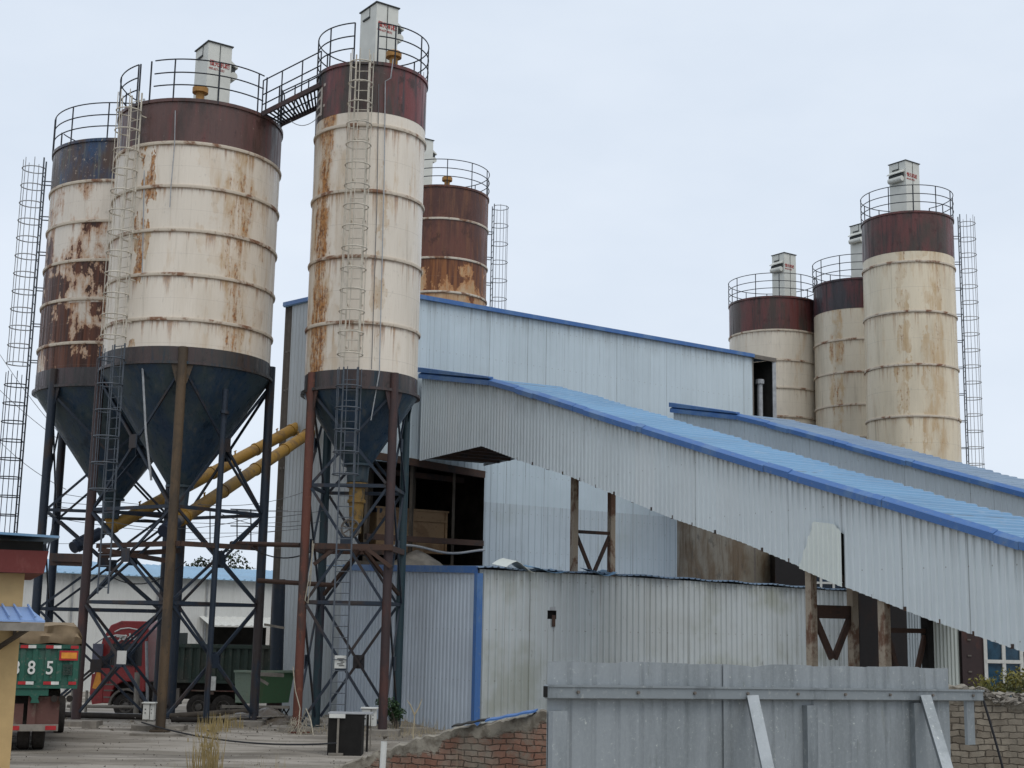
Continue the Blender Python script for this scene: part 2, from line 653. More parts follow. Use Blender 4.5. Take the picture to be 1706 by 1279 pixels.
def add_filter(root, loc, K, ztop, zbot, Lu, Lv, hood='right', text=True, tsize=.2):
    """dust collector box with its near corner at K (site coordinates)"""
    k = Vector((K.x - loc[0], K.y - loc[1], 0))
    c = k + U * Lu / 2 + V * Lv / 2
    mb = MB()
    mb.obox(c, U, V, Lu, Lv, zbot, ztop)
    f = mb.build('dust_filter', M['filter'], root)
    lid = MB().obox(c, U, V, Lu + .08, Lv + .08, ztop + .003, ztop + .04)
    lid.build('lid', M['filter_dk'], f)
    sm = MB()
    for fr in (.5,):
        q = k + U * Lu * fr
        sm.obox(q - V * .008, U, V, .02, .015, zbot + .1, ztop - .02)
    q = k + V * Lv * .42 - U * .008
    sm.obox(q, U, V, .015, .02, ztop - .32, ztop - .01)
    sm.beam(k + V * Lv * .40 - U * .02 + Vector((0, 0, ztop - .34)), k + V * Lv * .80 - U * .02 + Vector((0, 0, ztop - .34)), .04, .05)
    sm.build('seam', M['filter_dk'], f)
    hb = MB()
    if hood == 'right':
        e = k + U * Lu + V * Lv * .5
        s = 1
    else:
        e = k + V * Lv * .5
        s = -1
    zh = ztop - .52
    # sloping canopy over the fan outlet
    o1 = e - V * Lv * .44 + U * s * .004
    o2 = e + V * Lv * .44 + U * s * .004
    oo = U * s * .26
    hb.hexa([o1 + Vector((0, 0, zh)), o1 + oo + Vector((0, 0, zh - .10)), o2 + oo + Vector((0, 0, zh - .10)), o2 + Vector((0, 0, zh)),
             o1 + Vector((0, 0, zh + .12)), o1 + oo + Vector((0, 0, zh - .05)), o2 + oo + Vector((0, 0, zh - .05)), o2 + Vector((0, 0, zh + .12))])
    ho = hb.build('hood', M['filter'], f)
    recalc(ho)
    MB().obox(e + U * s * .10, U, V, .18, Lv * .78, zh - .26, zh - .10).build('outlet_slot', M['filter_dk'], f)
    MB().tube([e + U * s * .15 - V * Lv * .40 + Vector((0, 0, zh - .36)), e + U * s * .15 + V * Lv * .40 + Vector((0, 0, zh - .36))], .13, 16).build('fan_drum', M['filter'], f, 40)
    if text:
        o = k - V * .006 + U * .06 + Vector((0, 0, ztop - .74))
        lettering('恒元机械', tsize, M['redtext'], f, face_frame(o, U), 'lettering', .86, .004)
        lettering('400-657-8033', tsize * .52, M['redtext'], f, face_frame(o - Vector((0, 0, tsize * .75)) - U * .02, U), 'lettering', .92)
    return f


def silo(label, X, Y, r, zz, mats, rings, legphi, legmats, levels, cone, ladders=(), gaps=(), posts=12, pstart=0, filt=None, hatches=(), railr=None, simple=False, ringmat=None, group=None, foot=0.0):
    """zz = (rim, band top, top band bottom, top)"""
    root = thing('silo', label, 'silo', (X, Y, 0), 0, group)

    def pol(p):
        return bearing(X, Y, p)
    rim, zb, zt, top = zz
    n = 72
    MB().lathe([(r, zb), (r, zt)], n).build('body', mats['body'], root, 30)
    MB().lathe([(r + .006, zt), (r + .006, top - .10), (r + .05, top - .10), (r + .05, top)], n).build('top_band', mats['top'], root, 30)
    MB().lathe([(r + .008, rim), (r + .008, zb)], n).build('bottom_band', mats['bottom'], root, 30)
    MB().lathe([(r + .05, top), (.35, top + r * .16), (.0, top + r * .17)], n).build('roof', M['roofgrey'], root, 30)
    for z in rings:
        MB().lathe([(r, z - .05), (r + .05, z - .045), (r + .06, z + .01), (r + .045, z + .05), (r, z + .05)], n).build('ring', M['hoop'], root, 60)
    MB().lathe([(r + .008, rim - .03), (r + .10, rim - .03), (r + .10, rim + .05), (r + .008, rim + .05)], n).build('rim_flange', mats['bottom'], root, 30)
    cz, cr, oz = cone
    MB().lathe([(r, rim - .03), (cr, cz)], n).build('hopper', mats['cone'], root, 30)
    om = MB().lathe([(cr + .08, cz + .04), (cr + .08, cz - .03), (cr * .9, cz - .03), (cr * .8, oz), (0, oz)], 24)
    om.build('outlet', mats['cone'], root, 30)
    # legs
    R0 = r + .03
    lp = []
    lr = .138 if r > 2 else .128
    for i in range(4):
        p = pol(legphi + 90 * i)
        lp.append(p)
        c = p * R0
        lg = MB().tube([c + Vector((0, 0, foot)), c + Vector((0, 0, zb - .02))], lr, 14).build('leg', legmats[i], root, 40)
        if not simple:
            t = Vector((-p.y, p.x, 0))
            br = MB()
            for s in (-1, 1):
                a = c - p * (lr * .2) + t * s * (lr * .8)
                br.prism([a + Vector((0, 0, rim + .04)), a + t * s * .20 + Vector((0, 0, rim - .04)), a + t * s * .05 + Vector((0, 0, rim - .55)), a + Vector((0, 0, rim - .62))], p * .03)
            recalc(br.build('bracket', legmats[i], lg))
            MB().obox(c, p, t, lr * 2 + .28, lr * 2 + .28, foot + .0, foot + .04).build('base_plate', legmats[i], lg)
    if not simple:
        for i in range(4):
            a, b = lp[i] * R0, lp[(i + 1) % 4] * R0
            d = (b - a).normalized()
            nrm = Vector((d.y, -d.x, 0))
            if nrm.dot(a + b) < 0:
                nrm = -nrm
            a = a + d * lr
            b = b - d * lr
            for li, (z0, z1) in enumerate(levels):
                m = MB()
                m.beam(a + Vector((0, 0, z0)), b + Vector((0, 0, z1)) , .05, .075)
                m.beam(a + nrm * .05 + Vector((0, 0, z1)), b + nrm * .05 + Vector((0, 0, z0)), .05, .075)
                x = m.build('cross_brace', mats['brace'], root)
                mid = (a + b) / 2 + Vector((0, 0, (z0 + z1) / 2)) + nrm * .09
                MB().obox(mid, d, nrm, .34, .02, mid.z - .2, mid.z + .2).build('gusset_plate', mats['brace'], x)
                if li > 0:
                    MB().beam(a + Vector((0, 0, z0 - .06)), b + Vector((0, 0, z0 - .06)), .07, .10).build('strut', mats['brace'], root)
    if gaps is not None:
        add_railing(root, pol, railr or r + .03, top, 1.22, gaps, posts, pstart)
    for kw in ladders:
        add_ladder(root, pol, r, **kw)
    if filt:
        add_filter(root, (X, Y), **filt)
    for hp, hz in hatches:
        q = Vector((hp[0] - X, hp[1] - Y, 0))
        MB().lathe([(.13, top + .02), (.13, hz - .16), (.24, hz - .16), (.24, hz), (.2, hz + .03), (0, hz + .03)], 20, (q.x, q.y)).build('hatch', M['hatch'], root, 40)
    return root, pol


def dirs(X, Y, lst):
    out = []
    for phi, w, st in lst:
        d = bearing(X, Y, phi)
        out.append((d.x, d.y, math.cos(R(w)), st))
    return out


M['conecol'] = band_mat('hopper_paint', (.026, .052, .088), (.042, .066, .074), (.075, .088, .095), 3, .12, .10)
M['band_b'] = band_mat('lower_band_paint', (.048, .042, .038), (.062, .042, .038), (.020, .040, .055), 5, .2, .6)

M['hoop'] = steel_mat('rust_edged_hoop', (.52, .45, .36), (.20, .10, .055), (.33, .24, .16), 1.3, .7, .50, 1)
# --- big cream silo left of centre
X2, Y2 = -9.93, 42.0
m2 = dict(body=silo_mat('cream_shell_paint', CREAM, CREAM_D, dirs(X2, Y2, [(31, 13, .60), (-38, 4, .80), (50, 8, .38), (8, 5, .20)]), 0, .34, 2.0, .5, (11.55, 1.33), drip=.75),
          top=band_mat('maroon_band_paint', (.11, .060, .052), (.060, .040, .034), (.14, .055, .052), 1, .45),
          bottom=M['band_b'], cone=M['conecol'], brace=M['navy'])
silo2, pol2 = silo('big wide cream silo with maroon top band, left of the narrow tall silo', X2, Y2, 2.5, (10.29, 10.78, 16.92, 18.28), m2,
                   (16.90, 15.57, 14.24, 12.91, 11.58), -3, [M['brownleg'], M['navy'], M['navy'], M['dkred']], [(.35, 3.4), (3.55, 6.1), (6.25, 10.0)], (6.96, .34, 6.40),
                   ladders=[dict(phi=-45, z0=10.85, z1=18.45, mat=M['cage'], mat_r=None, cage=(11.0, 18.4), wall=(11, 18)),
                            dict(phi=-45, z0=3.7, z1=10.85, mat=M['darkladder'], mat_r=None, cage=(6.6, 10.7), hoop=.75)],
                   gaps=((-48, -38), (48, 66)), posts=12, pstart=-20,
                   filt=dict(K=at(345, 120, 41.9), ztop=at(345, 69, 41.9).z, zbot=18.4, Lu=.80, Lv=1.02),
                   hatches=[(at(334, 150, 40.6), at(334, 147, 40.6).z)])
# --- narrow tall silo
X3, Y3 = -4.49, 41.0
m3 = dict(body=silo_mat('narrow_shell_paint', CREAM, CREAM_D, dirs(X3, Y3, [(-52, 17, .86), (-80, 14, .50), (14, 4, .38), (-28, 8, .28)]), 0, .55, 9.0, .55, (11.52, 1.98), drip=.75),
          top=band_mat('maroon_band_paint_worn', (.055, .042, .034), (.165, .045, .043), (.060, .056, .062), 4, .3),
          bottom=M['band_b'], cone=M['conecol'], brace=M['navy'])
silo3, pol3 = silo('narrow tall cream silo, rusty left flank, caged ladder down its front', X3, Y3, 1.67, (9.64, 10.17, 17.91, 19.48), m3,
                   (17.5, 15.49, 13.51, 11.55), -56, [M['redleg'], M['dkred'], M['teal'], M['teal']], [(.3, 3.5), (3.65, 6.8), (6.95, 9.45)], (7.6, .38, 7.1),
                   ladders=[dict(phi=-9, z0=10.2, z1=19.6, mat=M['cage'], mat_r=None, cage=(10.5, 19.55), wall=(10.3, 19.4)),
                            dict(phi=-9, z0=.35, z1=10.2, mat=M['darkladder'], mat_r=None, cage=(7.1, 10.1))],
                   gaps=((-20, 4),), posts=10, pstart=22,
                   filt=dict(K=at(626, 60, 40.9), ztop=at(626, 4, 40.9).z, zbot=19.6, Lu=.78, Lv=1.02),
                   hatches=[(at(656, 95, 40.3), at(656, 88, 40.3).z)])
def band_mark(mb, pol, r, p0, p1, z0, z1):
    n = 6
    for i in range(n):
        a, b = pol(p0 + (p1 - p0) * i / n) * r, pol(p0 + (p1 - p0) * (i + 1) / n) * r
        mb.quad(a + Vector((0, 0, z0)), b + Vector((0, 0, z0)), b + Vector((0, 0, z1)), a + Vector((0, 0, z1)))


mb = MB()
for z in (18.08, 18.34, 18.60, 18.86):
    band_mark(mb, pol3, 1.682, -84, -64, z, z + .085)
band_mark(mb, pol3, 1.683, -66, -62, 18.05, 18.95)
band_mark(mb, pol3, 1.682, -60, -56, 18.93, 19.02)
band_mark(mb, pol3, 1.682, -60, -56, 18.28, 18.36)
M['oldpaint'] = silo_mat('old_white_paint', (.52, .49, .43), (.30, .22, .18), [], 0, .9, 3.0, .2)
mb.build('painted_mark', M['oldpaint'], silo3)
# --- flaking silo on the far left
X1, Y1 = -13.31, 46.8
m1 = dict(body=silo_mat('flaking_shell_paint', (.69, .62, .53), (.50, .44, .36), [], .48, .9, 6.3, .6, (11.72, 1.37), patch_z=(12, 17.0, .13), drip=.9),
          top=band_mat('blue_brown_band_paint', (.022, .055, .12), (.075, .045, .034), (.14, .145, .125), 6.7, .8),
          bottom=band_mat('lower_band_paint_dull', (.050, .042, .042), (.07, .045, .045), (.035, .045, .045), 8, .2), cone=M['conecol'], brace=M['navy'])
silo1, pol1 = silo('far left flaking silo with dark rust patches and blue and brown top band', X1, Y1, 2.7, (10.35, 10.95, 17.17, 18.63), m1,
                   (17.17, 15.81, 14.49, 13.2, 11.75), -49, [M['navy'], M['navy'], M['navy'], M['navy']], [(-.1, 3.2), (3.35, 6.3), (6.45, 10.0)], (6.94, .34, 6.3),
                   ladders=[dict(phi=-97, z0=11.2, z1=18.6, mat=M['darkladder'], mat_r=None, cage=(11.4, 18.55), wall=(11, 18.5), w=.45, off=.30, cr=.42, hoopmat=M['galvpipe']),
                            dict(phi=-97, z0=5.6, z1=11.2, mat=M['rail'], mat_r=None, cage=(5.7, 11.1), w=.45, off=.30, cr=.42)],
                   gaps=((-112, -84),), posts=12, pstart=10,
                   hatches=[(at(165, 246, 45.2), at(165, 238, 45.2).z)], foot=-.3)
# --- rusty silo behind the tall building
Yd = 64.0
Xd = at(812, 400, Yd).x - 2.14
md = dict(body=silo_mat('rusted_shell_paint', (.50, .34, .20), (.36, .17, .065), [], .92, .7, 7.0, 1.0, (19.5, 1.62), patch_z=(19.0, 20.2, -.26), drip=1.0, core=((.10, .034, .017), (.24, .09, .03)), halo_c=(.42, .17, .05)),
          top=band_mat('rust_brown_band_paint', (.125, .044, .027), (.075, .028, .019), (.17, .075, .04), 11, .3),
          bottom=M['band_b'], cone=M['conecol'], brace=M['navy'])
silo4, pol4 = silo('rust covered brown silo standing behind the tall grey building', Xd, Yd, 2.14, (10.0, 10.6, 19.6, 23.0), md,
                   (21.4, 19.55, 17.95, 16.2, 14.4), 20, [M['navy']] * 4, [], (6.6, .34, 6.2),
                   ladders=[dict(phi=100, z0=9, z1=22.9, mat=M['darkladder'], mat_r=None, cage=(12, 22.85), wall=(11, 22.5), w=.45, off=.30, cr=.42, hoopmat=M['galvpipe'], hoop=.9)],
                   gaps=(), posts=11, pstart=4, simple=True,
                   filt=dict(K=at(690, 300, 63.5), ztop=at(712, 236, 64.2).z, zbot=23, Lu=1.0, Lv=1.0, text=False),
                   hatches=[(at(745, 300, 62.6), at(745, 296, 62.6).z)])
# --- three silos at the back right
tan_b = (.71, .615, .46)


def back_silo(label, X, Y, r, pts, ringpts, seed, filt, lad=None, gaps=(), topm=None, base=tan_b, cols=(), posts=12):
    top, tb = [at(p[0], p[1], p[2]).z for p in pts[:2]]
    rr = [at(p[0], p[1], p[2]).z for p in ringpts]
    m = dict(body=silo_mat('back_shell_paint', base, tuple(c * .78 for c in base), dirs(X, Y, cols), 0, .5, seed, .5, (rr[0], (rr[0] - rr[-1]) / (len(rr) - 1)), drip=.55),
             top=topm, bottom=M['band_b'], cone=M['conecol'], brace=M['navy'])
    return silo(label, X, Y, r, (rr[-1] - 3.3, rr[-1] - 2.7, tb, top), m, rr, 30, [M['navy']] * 4, [], (rr[-1] - 6.4, .34, rr[-1] - 6.9),
                ladders=lad or [], gaps=gaps, posts=posts, pstart=8, filt=filt, simple=True)


bt = band_mat('back_maroon_band', (.125, .042, .038), (.062, .042, .034), (.045, .038, .038), 13, .12)
bt2 = band_mat('back_slate_maroon_band', (.040, .036, .042), (.09, .030, .032), (.03, .03, .032), 17, .12)
Yc = 64.0
xc0, xc1 = at(1441, 500, Yc).x, at(1589, 500, Yc).x
rc = (xc1 - xc0) / 2
back_silo('tallest tan silo of the back right three, cage ladder on its right side', (xc0 + xc1) / 2, Yc, rc,
          [(1510, 350, Yc - rc), (1512, 417, Yc - rc)], [(1513, 434, Yc - rc), (1515, 517, Yc - rc), (1518, 606, Yc - rc), (1521, 692, Yc - rc)], 21.0,
          dict(K=at(1510, 320, Yc - .3), ztop=at(1510, 267, Yc - .3).z, zbot=22.0, Lu=1.0, Lv=.98, hood='left', tsize=.22),
          lad=[dict(phi=99, z0=9.5, z1=at(1600, 362, Yc).z, mat=M['darkladder'], mat_r=None, cage=(10, at(1600, 364, Yc).z), wall=(11, 22.5), w=.45, off=.30, cr=.42, hoopmat=M['galvpipe'], hoop=.76)],
          gaps=((150, 178), (-178, -165)), topm=bt, cols=[(35, 12, .4), (-10, 6, .45), (20, 5, .35)])
Yb = 71.0
xb0 = at(1358, 550, Yb).x
back_silo('half hidden tan silo with slate patched band, middle of the back right three', xb0 + 2.25, Yb, 2.25,
          [(1358, 478, Yb), (1359, 527, Yb)], [(1360, 577, Yb), (1361, 630, Yb), (1362, 683, Yb), (1363, 735, Yb)], 31.0,
          dict(K=at(1442, 420, Yb - .2), ztop=at(1440, 371, Yb - .2).z, zbot=20.5, Lu=1.0, Lv=1.0, hood='left', text=False), topm=bt2, base=(.63, .56, .44), cols=[(-30, 12, .6)])
Ya = 73.5
xa0, xa1 = at(1216, 560, Ya).x, at(1361, 560, Ya).x
ra = (xa1 - xa0) / 2
back_silo('lowest pale beige silo of the back right three, beside the tall building end bay', (xa0 + xa1) / 2, Ya, ra,
          [(1286, 492, Ya - ra), (1287, 547, Ya - ra)], [(1287, 549, Ya - ra), (1288, 599, Ya - ra), (1288, 645, Ya - ra), (1289, 693, Ya - ra)], 41.0,
          dict(K=at(1307, 470, Ya - .3), ztop=at(1307, 421, Ya - .3).z, zbot=19.8, Lu=.9, Lv=.9, hood='left', tsize=.2), topm=bt, base=(.71, .64, .53))

# ------------------------------------------------------------------ buildings
def plan(px, py, Y):
    p = at(px, py, Y)
    return Vector((p.x, p.y, 0))


UA, VA = (U.x, U.y), (V.x, V.y)
GA, GB = plan(708, 690, 50.0), plan(1706, 990, 26.8)
GD = (GB - GA).normalized()
GW = Vector((-GD.y, GD.x, 0))
GAl = (GD.x, GD.y)
M['sheet_tall'] = sheet_mat('tall_wall_sheet', (.51, .585, .625), (.47, .54, .575), (.24, .26, .26), .24, UA, seed=2, eave=(14.0, 15.0))
M['sheet_shed'] = sheet_mat('shed_wall_sheet', (.51, .55, .56), (.45, .475, .47), (.20, .195, .165), .45, UA, seed=8, rustc=.10, eave=(3.6, 4.8), mould=.45)
M['sheet_shed_side'] = sheet_mat('shed_side_sheet', (.53, .59, .65), (.47, .52, .575), (.24, .25, .26), .24, VA, seed=4)
M['sheet_side'] = sheet_mat('tall_side_sheet_shaded', (.42, .45, .46), (.37, .395, .40), (.19, .20, .19), .34, VA, seed=22)  # darker copy of the front sheet; the left side's shade is in its colour
M['sheet_low'] = sheet_mat('set_back_wall_sheet', (.47, .53, .565), (.42, .47, .50), (.15, .16, .155), .5, UA, seed=15, mould=.22)
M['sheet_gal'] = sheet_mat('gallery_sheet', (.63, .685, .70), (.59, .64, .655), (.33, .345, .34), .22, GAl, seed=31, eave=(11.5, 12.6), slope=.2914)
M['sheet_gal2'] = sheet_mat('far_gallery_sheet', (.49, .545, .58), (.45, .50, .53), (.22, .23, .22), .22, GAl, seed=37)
M['roof_blue'] = sheet_mat('blue_roof_sheet', (.155, .30, .46), (.13, .25, .39), (.22, .28, .34), .6, GAl, rough=.5, seed=3)
M['roof_grey'] = sheet_mat('grey_roof_sheet', (.20, .27, .35), (.15, .22, .32), (.12, .14, .16), .4, GAl, rough=.5, seed=6)
M['patch'] = sheet_mat('pale_patch_sheet', (.66, .70, .66), (.62, .66, .62), (.4, .41, .38), .3, seed=12)
M['oldwall'] = band_mat('stained_concrete', (.20, .18, .145), (.13, .095, .06), (.09, .06, .035), 9, .12, .5)
M['dark_in'] = plain('interior_shade_and_flashing', (.045, .042, .038), .9, 0, .15, .5, 1)  # near-black puts the shade inside openings into the colour; also a dark flashing
M['rustpost'] = steel_mat('rust_bleeding_post', (.30, .25, .19), (.12, .06, .035), (.20, .13, .08), 2.0, .75, .55, .6)
M['mixer'] = steel_mat('buff_machine_paint', (.30, .19, .10), (.22, .13, .065), (.12, .07, .04), 1.0, .65, .45, 1)

ZV = Vector((0, 0, 1))


def zfun(pts, P0, d):
    q = [on_wall(x, y, P0, d) for x, y in pts]
    return lambda s: interp(q, s)


def lin(z):
    return lambda s: z


# --- tall building
C0 = plan(600, 800, 49.3)
tall = thing('tall_building', 'tall grey metal clad building with blue roof edge and open end bay', 'building', (C0.x, C0.y, 0))
O = Vector((0, 0, 0))
ZT = 14.98
LEN, BAY, DEP = 19.44, 20.85, 8.5
s_open = on_wall(806, 850, C0, U)[0]
mb = MB()
sheet(mb, O, U, -V, 0, s_open, lin(8.75), lin(ZT), .30, .018)
sheet(mb, O, U, -V, s_open, LEN, lin(7.6), lin(ZT), .30, .018)
mb.build('front_wall', M['sheet_tall'], tall)
mb = MB()
s_end = on_wall(1128, 930, C0, U)[0]
sheet(mb, O, U, -V, s_open, s_end, lin(4.0), lin(7.6), .30, .03, ragged=0)
mb.build('lower_front_wall', M['sheet_low'], tall)
mb = MB()
sw = on_wall(1300, 930, C0, U)[0]
mb.hexa([tuple(U * s_end + V * .02 + ZV * 3.5), tuple(U * sw + V * .02 + ZV * 3.5), tuple(U * sw + V * .22 + ZV * 3.5), tuple(U * s_end + V * .22 + ZV * 3.5),
         tuple(U * s_end + V * .02 + ZV * 7.55), tuple(U * sw + V * .02 + ZV * 7.55), tuple(U * sw + V * .22 + ZV * 7.55), tuple(U * s_end + V * .22 + ZV * 7.55)])
mb.build('stained_wall', M['oldwall'], tall)
mb = MB()
sl = on_wall(462, 800, C0, V)[0]
zl = lambda s: 15.0 + s * .075
sheet(mb, O, V, -U, 0, sl - .62, lin(-.6), zl, .30, .018)
mb.build('side_wall', M['sheet_side'], tall)
# open strip with framing at the far edge of the side wall
mb = MB()
for s in (sl - .62, sl - .34, sl - .05):
    mb.beam(V * s + U * .06 + ZV * -.6, V * s + U * .06 + ZV * zl(s), .14, .12)
z = 1.2
while z < 15:
    mb.beam(V * (sl - .62) + U * .07 + ZV * z, V * (sl - .05) + U * .07 + ZV * z, .09, .09)
    z += 1.55
mb.build('end_frame', M['roofgrey'], tall)
mb = MB()
mb.quad(V * (sl - .60) + U * .14 + ZV * -.6, V * sl + U * .14 + ZV * -.6, V * sl + U * .14 + ZV * 15.3, V * (sl - .60) + U * .14 + ZV * 15.3)
mb.build('inner_lining', M['sheet_side'], tall)
# roof slab, back and far walls
mb = MB()
mb.hexa([tuple(V * -.10 + U * -.06 + ZV * (ZT + .003)), tuple(V * -.10 + U * BAY + ZV * (ZT + .003)), tuple(V * sl + U * BAY + ZV * (ZT + .45)), tuple(V * sl + U * -.10 + ZV * (ZT + .45)),
         tuple(V * -.10 + U * -.06 + ZV * (ZT + .05)), tuple(V * -.10 + U * BAY + ZV * (ZT + .05)), tuple(V * sl + U * BAY + ZV * (ZT + .52)), tuple(V * sl + U * -.10 + ZV * (ZT + .52))])
mb.build('roof', M['roof_blue'], tall)
mb = MB()
mb.beam(V * -.13 + ZV * (ZT + .0), V * -.13 + U * LEN + ZV * (ZT + .0), .07, .16)
mb.beam(U * -.10 + V * -.1 + ZV * (ZT + .05), U * -.10 + V * sl + ZV * (zl(sl) + .05), .06, .16)
mb.build('roof_trim', M['blue'], tall)
mb = MB()
mb.beam(V * -.06 + U * LEN + ZV * (ZT - .02), V * -.06 + U * BAY + ZV * (ZT - .02), .10, .18)
mb.beam(U * (LEN + .05) + V * .05 + ZV * 4, U * (LEN + .05) + V * .05 + ZV * (ZT - .1), .10, .10)
mb.build('bay_lintel', M['roofgrey'], tall)
mb = MB()
mb.beam(U * (BAY - .06) + ZV * 3, U * (BAY - .06) + ZV * (ZT - .05), .16, .16)
mb.tube([U * (BAY - .55) + V * .4 + ZV * 3, U * (BAY - .55) + V * .4 + ZV * (ZT - 1.1)], .13, 12)
mb.tube([U * (BAY - .55) + V * .4 + ZV * (ZT - 1.1), U * (BAY - .55) + V * .4 + ZV * (ZT - .9)], .2, 12)
mb.build('bay_column', M['galvpipe'], tall)
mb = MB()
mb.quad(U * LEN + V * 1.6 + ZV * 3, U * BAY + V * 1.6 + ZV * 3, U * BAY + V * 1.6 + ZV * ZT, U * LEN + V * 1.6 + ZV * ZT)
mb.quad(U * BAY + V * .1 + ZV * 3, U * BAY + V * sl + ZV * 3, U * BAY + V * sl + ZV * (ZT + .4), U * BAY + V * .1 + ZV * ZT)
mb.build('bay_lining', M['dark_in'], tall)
mb = MB()
# back wall of the mixing floor with its two bright slots left open
sa = on_wall(790, 880, C0 + V * (sl - .09), U)[0]
zb0, zb1 = 5.6, 7.0
slots = []
for px0, px1 in ((788.5, 791), (796, 800.5)):
    slots.append((on_wall(px0, 880, C0 + V * (sl - .09), U)[0], on_wall(px1, 880, C0 + V * (sl - .09), U)[0]))
zs0, zs1 = on_wall(795, 905, C0 + V * (sl - .09), U)[1], on_wall(795, 868, C0 + V * (sl - .09), U)[1]
B = V * (sl - .09)
cuts = [.02, slots[0][0], slots[0][1], slots[1][0], slots[1][1], BAY]


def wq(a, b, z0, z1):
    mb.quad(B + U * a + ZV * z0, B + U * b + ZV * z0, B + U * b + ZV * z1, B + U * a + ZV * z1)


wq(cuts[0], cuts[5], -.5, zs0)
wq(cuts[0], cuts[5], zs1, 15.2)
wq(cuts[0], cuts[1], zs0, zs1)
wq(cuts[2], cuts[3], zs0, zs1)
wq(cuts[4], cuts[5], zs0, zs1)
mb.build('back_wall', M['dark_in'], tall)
mb = MB()
sf = s_open + 2.0
for z0, z1 in ((4.9, 5.2), (9.3, 9.6)):
    mb.hexa([tuple(U * .05 + V * .15 + ZV * z0), tuple(U * sf + V * .15 + ZV * z0), tuple(U * sf + V * (sl - .2) + ZV * z0), tuple(U * .05 + V * (sl - .2) + ZV * z0),
             tuple(U * .05 + V * .15 + ZV * z1), tuple(U * sf + V * .15 + ZV * z1), tuple(U * sf + V * (sl - .2) + ZV * z1), tuple(U * .05 + V * (sl - .2) + ZV * z1)])
mb.quad(U * sf + V * .1 + ZV * 4, U * sf + V * (sl - .2) + ZV * 4, U * sf + V * (sl - .2) + ZV * 9.4, U * sf + V * .1 + ZV * 9.4)
mb.build('mixing_floor', M['conc_dk'], tall)
mb = MB()
zbm = on_wall(720, 900, C0, U)[1]
mb.beam(U * .3 + V * .0 + ZV * zbm, U * (s_open - .02) + ZV * zbm, .16, .20)
mb.build('edge_beam', M['beamrust'], tall)
mb = MB()
mb.beam(U * .3 + V * .0 + ZV * 8.95, U * (s_open - .02) + ZV * 8.62, .16, .26)
mb.build('edge_beam', M['beamrust'], tall)
mb = MB()
mb.beam(U * .3 + V * 1.4 + ZV * 8.6, U * (s_open - .02) + V * 1.4 + ZV * 8.5, .12, .2)
mb.build('edge_beam', M['beamrust'], tall)
mb = MB()
for k in range(7):
    s = .5 + k * .62
    mb = MB()
    mb.beam(U * s + V * (.4 + .9 * (k % 3)) + ZV * 5.2, U * s + V * (.4 + .9 * (k % 3)) + ZV * 9.3, .10, .10)
    mb.build('inner_post', M['conc_dk'], tall)

mixer = thing('mixer_housing', 'buff painted mixer housing on the dark open floor of the tall building', 'machine', tuple(C0 + U * .9 + V * 1.7))
sx0, zx0 = on_wall(627, 846, C0 + V * 1.7, U)
sx1, zx1 = on_wall(744, 897, C0 + V * 1.7, U)
mb = MB()
w_ = sx1 - sx0
mb.obox(U * (sx0 - .9 + w_ / 2) + V * 1.0, U, V, w_, 2.0, zx1 - .6, zx0)
mb.build('casing', M['mixer'], mixer)
mb = MB()
for a in (0.06, w_ * .5, w_ - .06):
    mb.obox(U * (sx0 - .9 + a) + V * -.03, U, V, .1, .05, zx1 - .6, zx0 - .01)
mb.obox(U * (sx0 - .9 + w_ / 2) + V * -.03, U, V, w_ + .1, .05, zx0 + .0, zx0 + .07)
mb.obox(U * (sx0 - .9 + w_ / 2) + V * -.05, U, V, w_ - .2, .05, zx0 - .38, zx0 - .30)
mb.build('stiffener', M['mixer'], mixer)
mb = MB()
mb.tube([U * (sx0 - .8) + V * -.05 + ZV * (zx0 - .05), U * (sx0 - .8) + V * .5 + ZV * (zx0 - .05)], .14, 12)
mb.build('motor', M['motor'], mixer)

# ribbed hose sagging below the edge beam
zh = on_wall(720, 915, C0 - V * .3, U)[1]
pts = []
for i in range(25):
    s = .4 + i / 24 * (s_open - .5)
    pts.append(C0 - V * .25 + U * s + ZV * (zh + .10 * math.sin(i * .36 - 1.2)))
tag(MB().tube(pts, .045, 8).build('ribbed_hose', M['galvpipe'], None, 40), 'pale ribbed hose slung below the rusty floor edge of the tall building', 'hose')
# heap of spilled material on the ledge
mb = MB()
cpt = C0 + U * 2.5 + V * .1
mb.lathe([(1.15, 4.98), (.85, 5.25), (.35, 5.55), (.05, 5.68)], 20, (cpt.x, cpt.y))
hp = mb.build('spoil_heap', M['conc'], None, 40)
tag(hp, 'dusty cone of spilled material under the hose on the ledge above the shed', 'heap')

# --- low shed
S0 = plan(797, 1000, 40.7)
shed = thing('low_shed', 'low pale ribbed metal shed with blue corner post in front of the tall building', 'shed', (S0.x, S0.y, 0))
zr = [on_wall(x, y, S0, U) for x, y in ((800, 948), (960, 956), (1130, 966), (1300, 978), (1418, 986))]
sR = zr[-1][0]
mb = MB()
hs0, hz0 = on_wall(912, 1031, S0, U)
hs1, hz1 = on_wall(927, 1017, S0, U)
sheet(mb, O, U, -V, .02, hs0, lin(-.2), lambda s: interp(zr, s), .235, .05)
sheet(mb, O, U, -V, hs0, hs1, lin(-.2), lin(hz0), .235, .05)
sheet(mb, O, U, -V, hs0, hs1, lin(hz1), lambda s: interp(zr, s), .235, .05)
sheet(mb, O, U, -V, hs1, sR, lin(-.2), lambda s: interp(zr, s), .235, .05)
mb.build('front_wall', M['sheet_shed'], shed)
MB().obox(U * (hs0 + hs1) / 2 + V * .12, U, V, hs1 - hs0 + .2, .1, hz0 - .1, hz1 + .1).build('hole_shade', M['black'], shed)  # black box stands in for the shade behind the hole
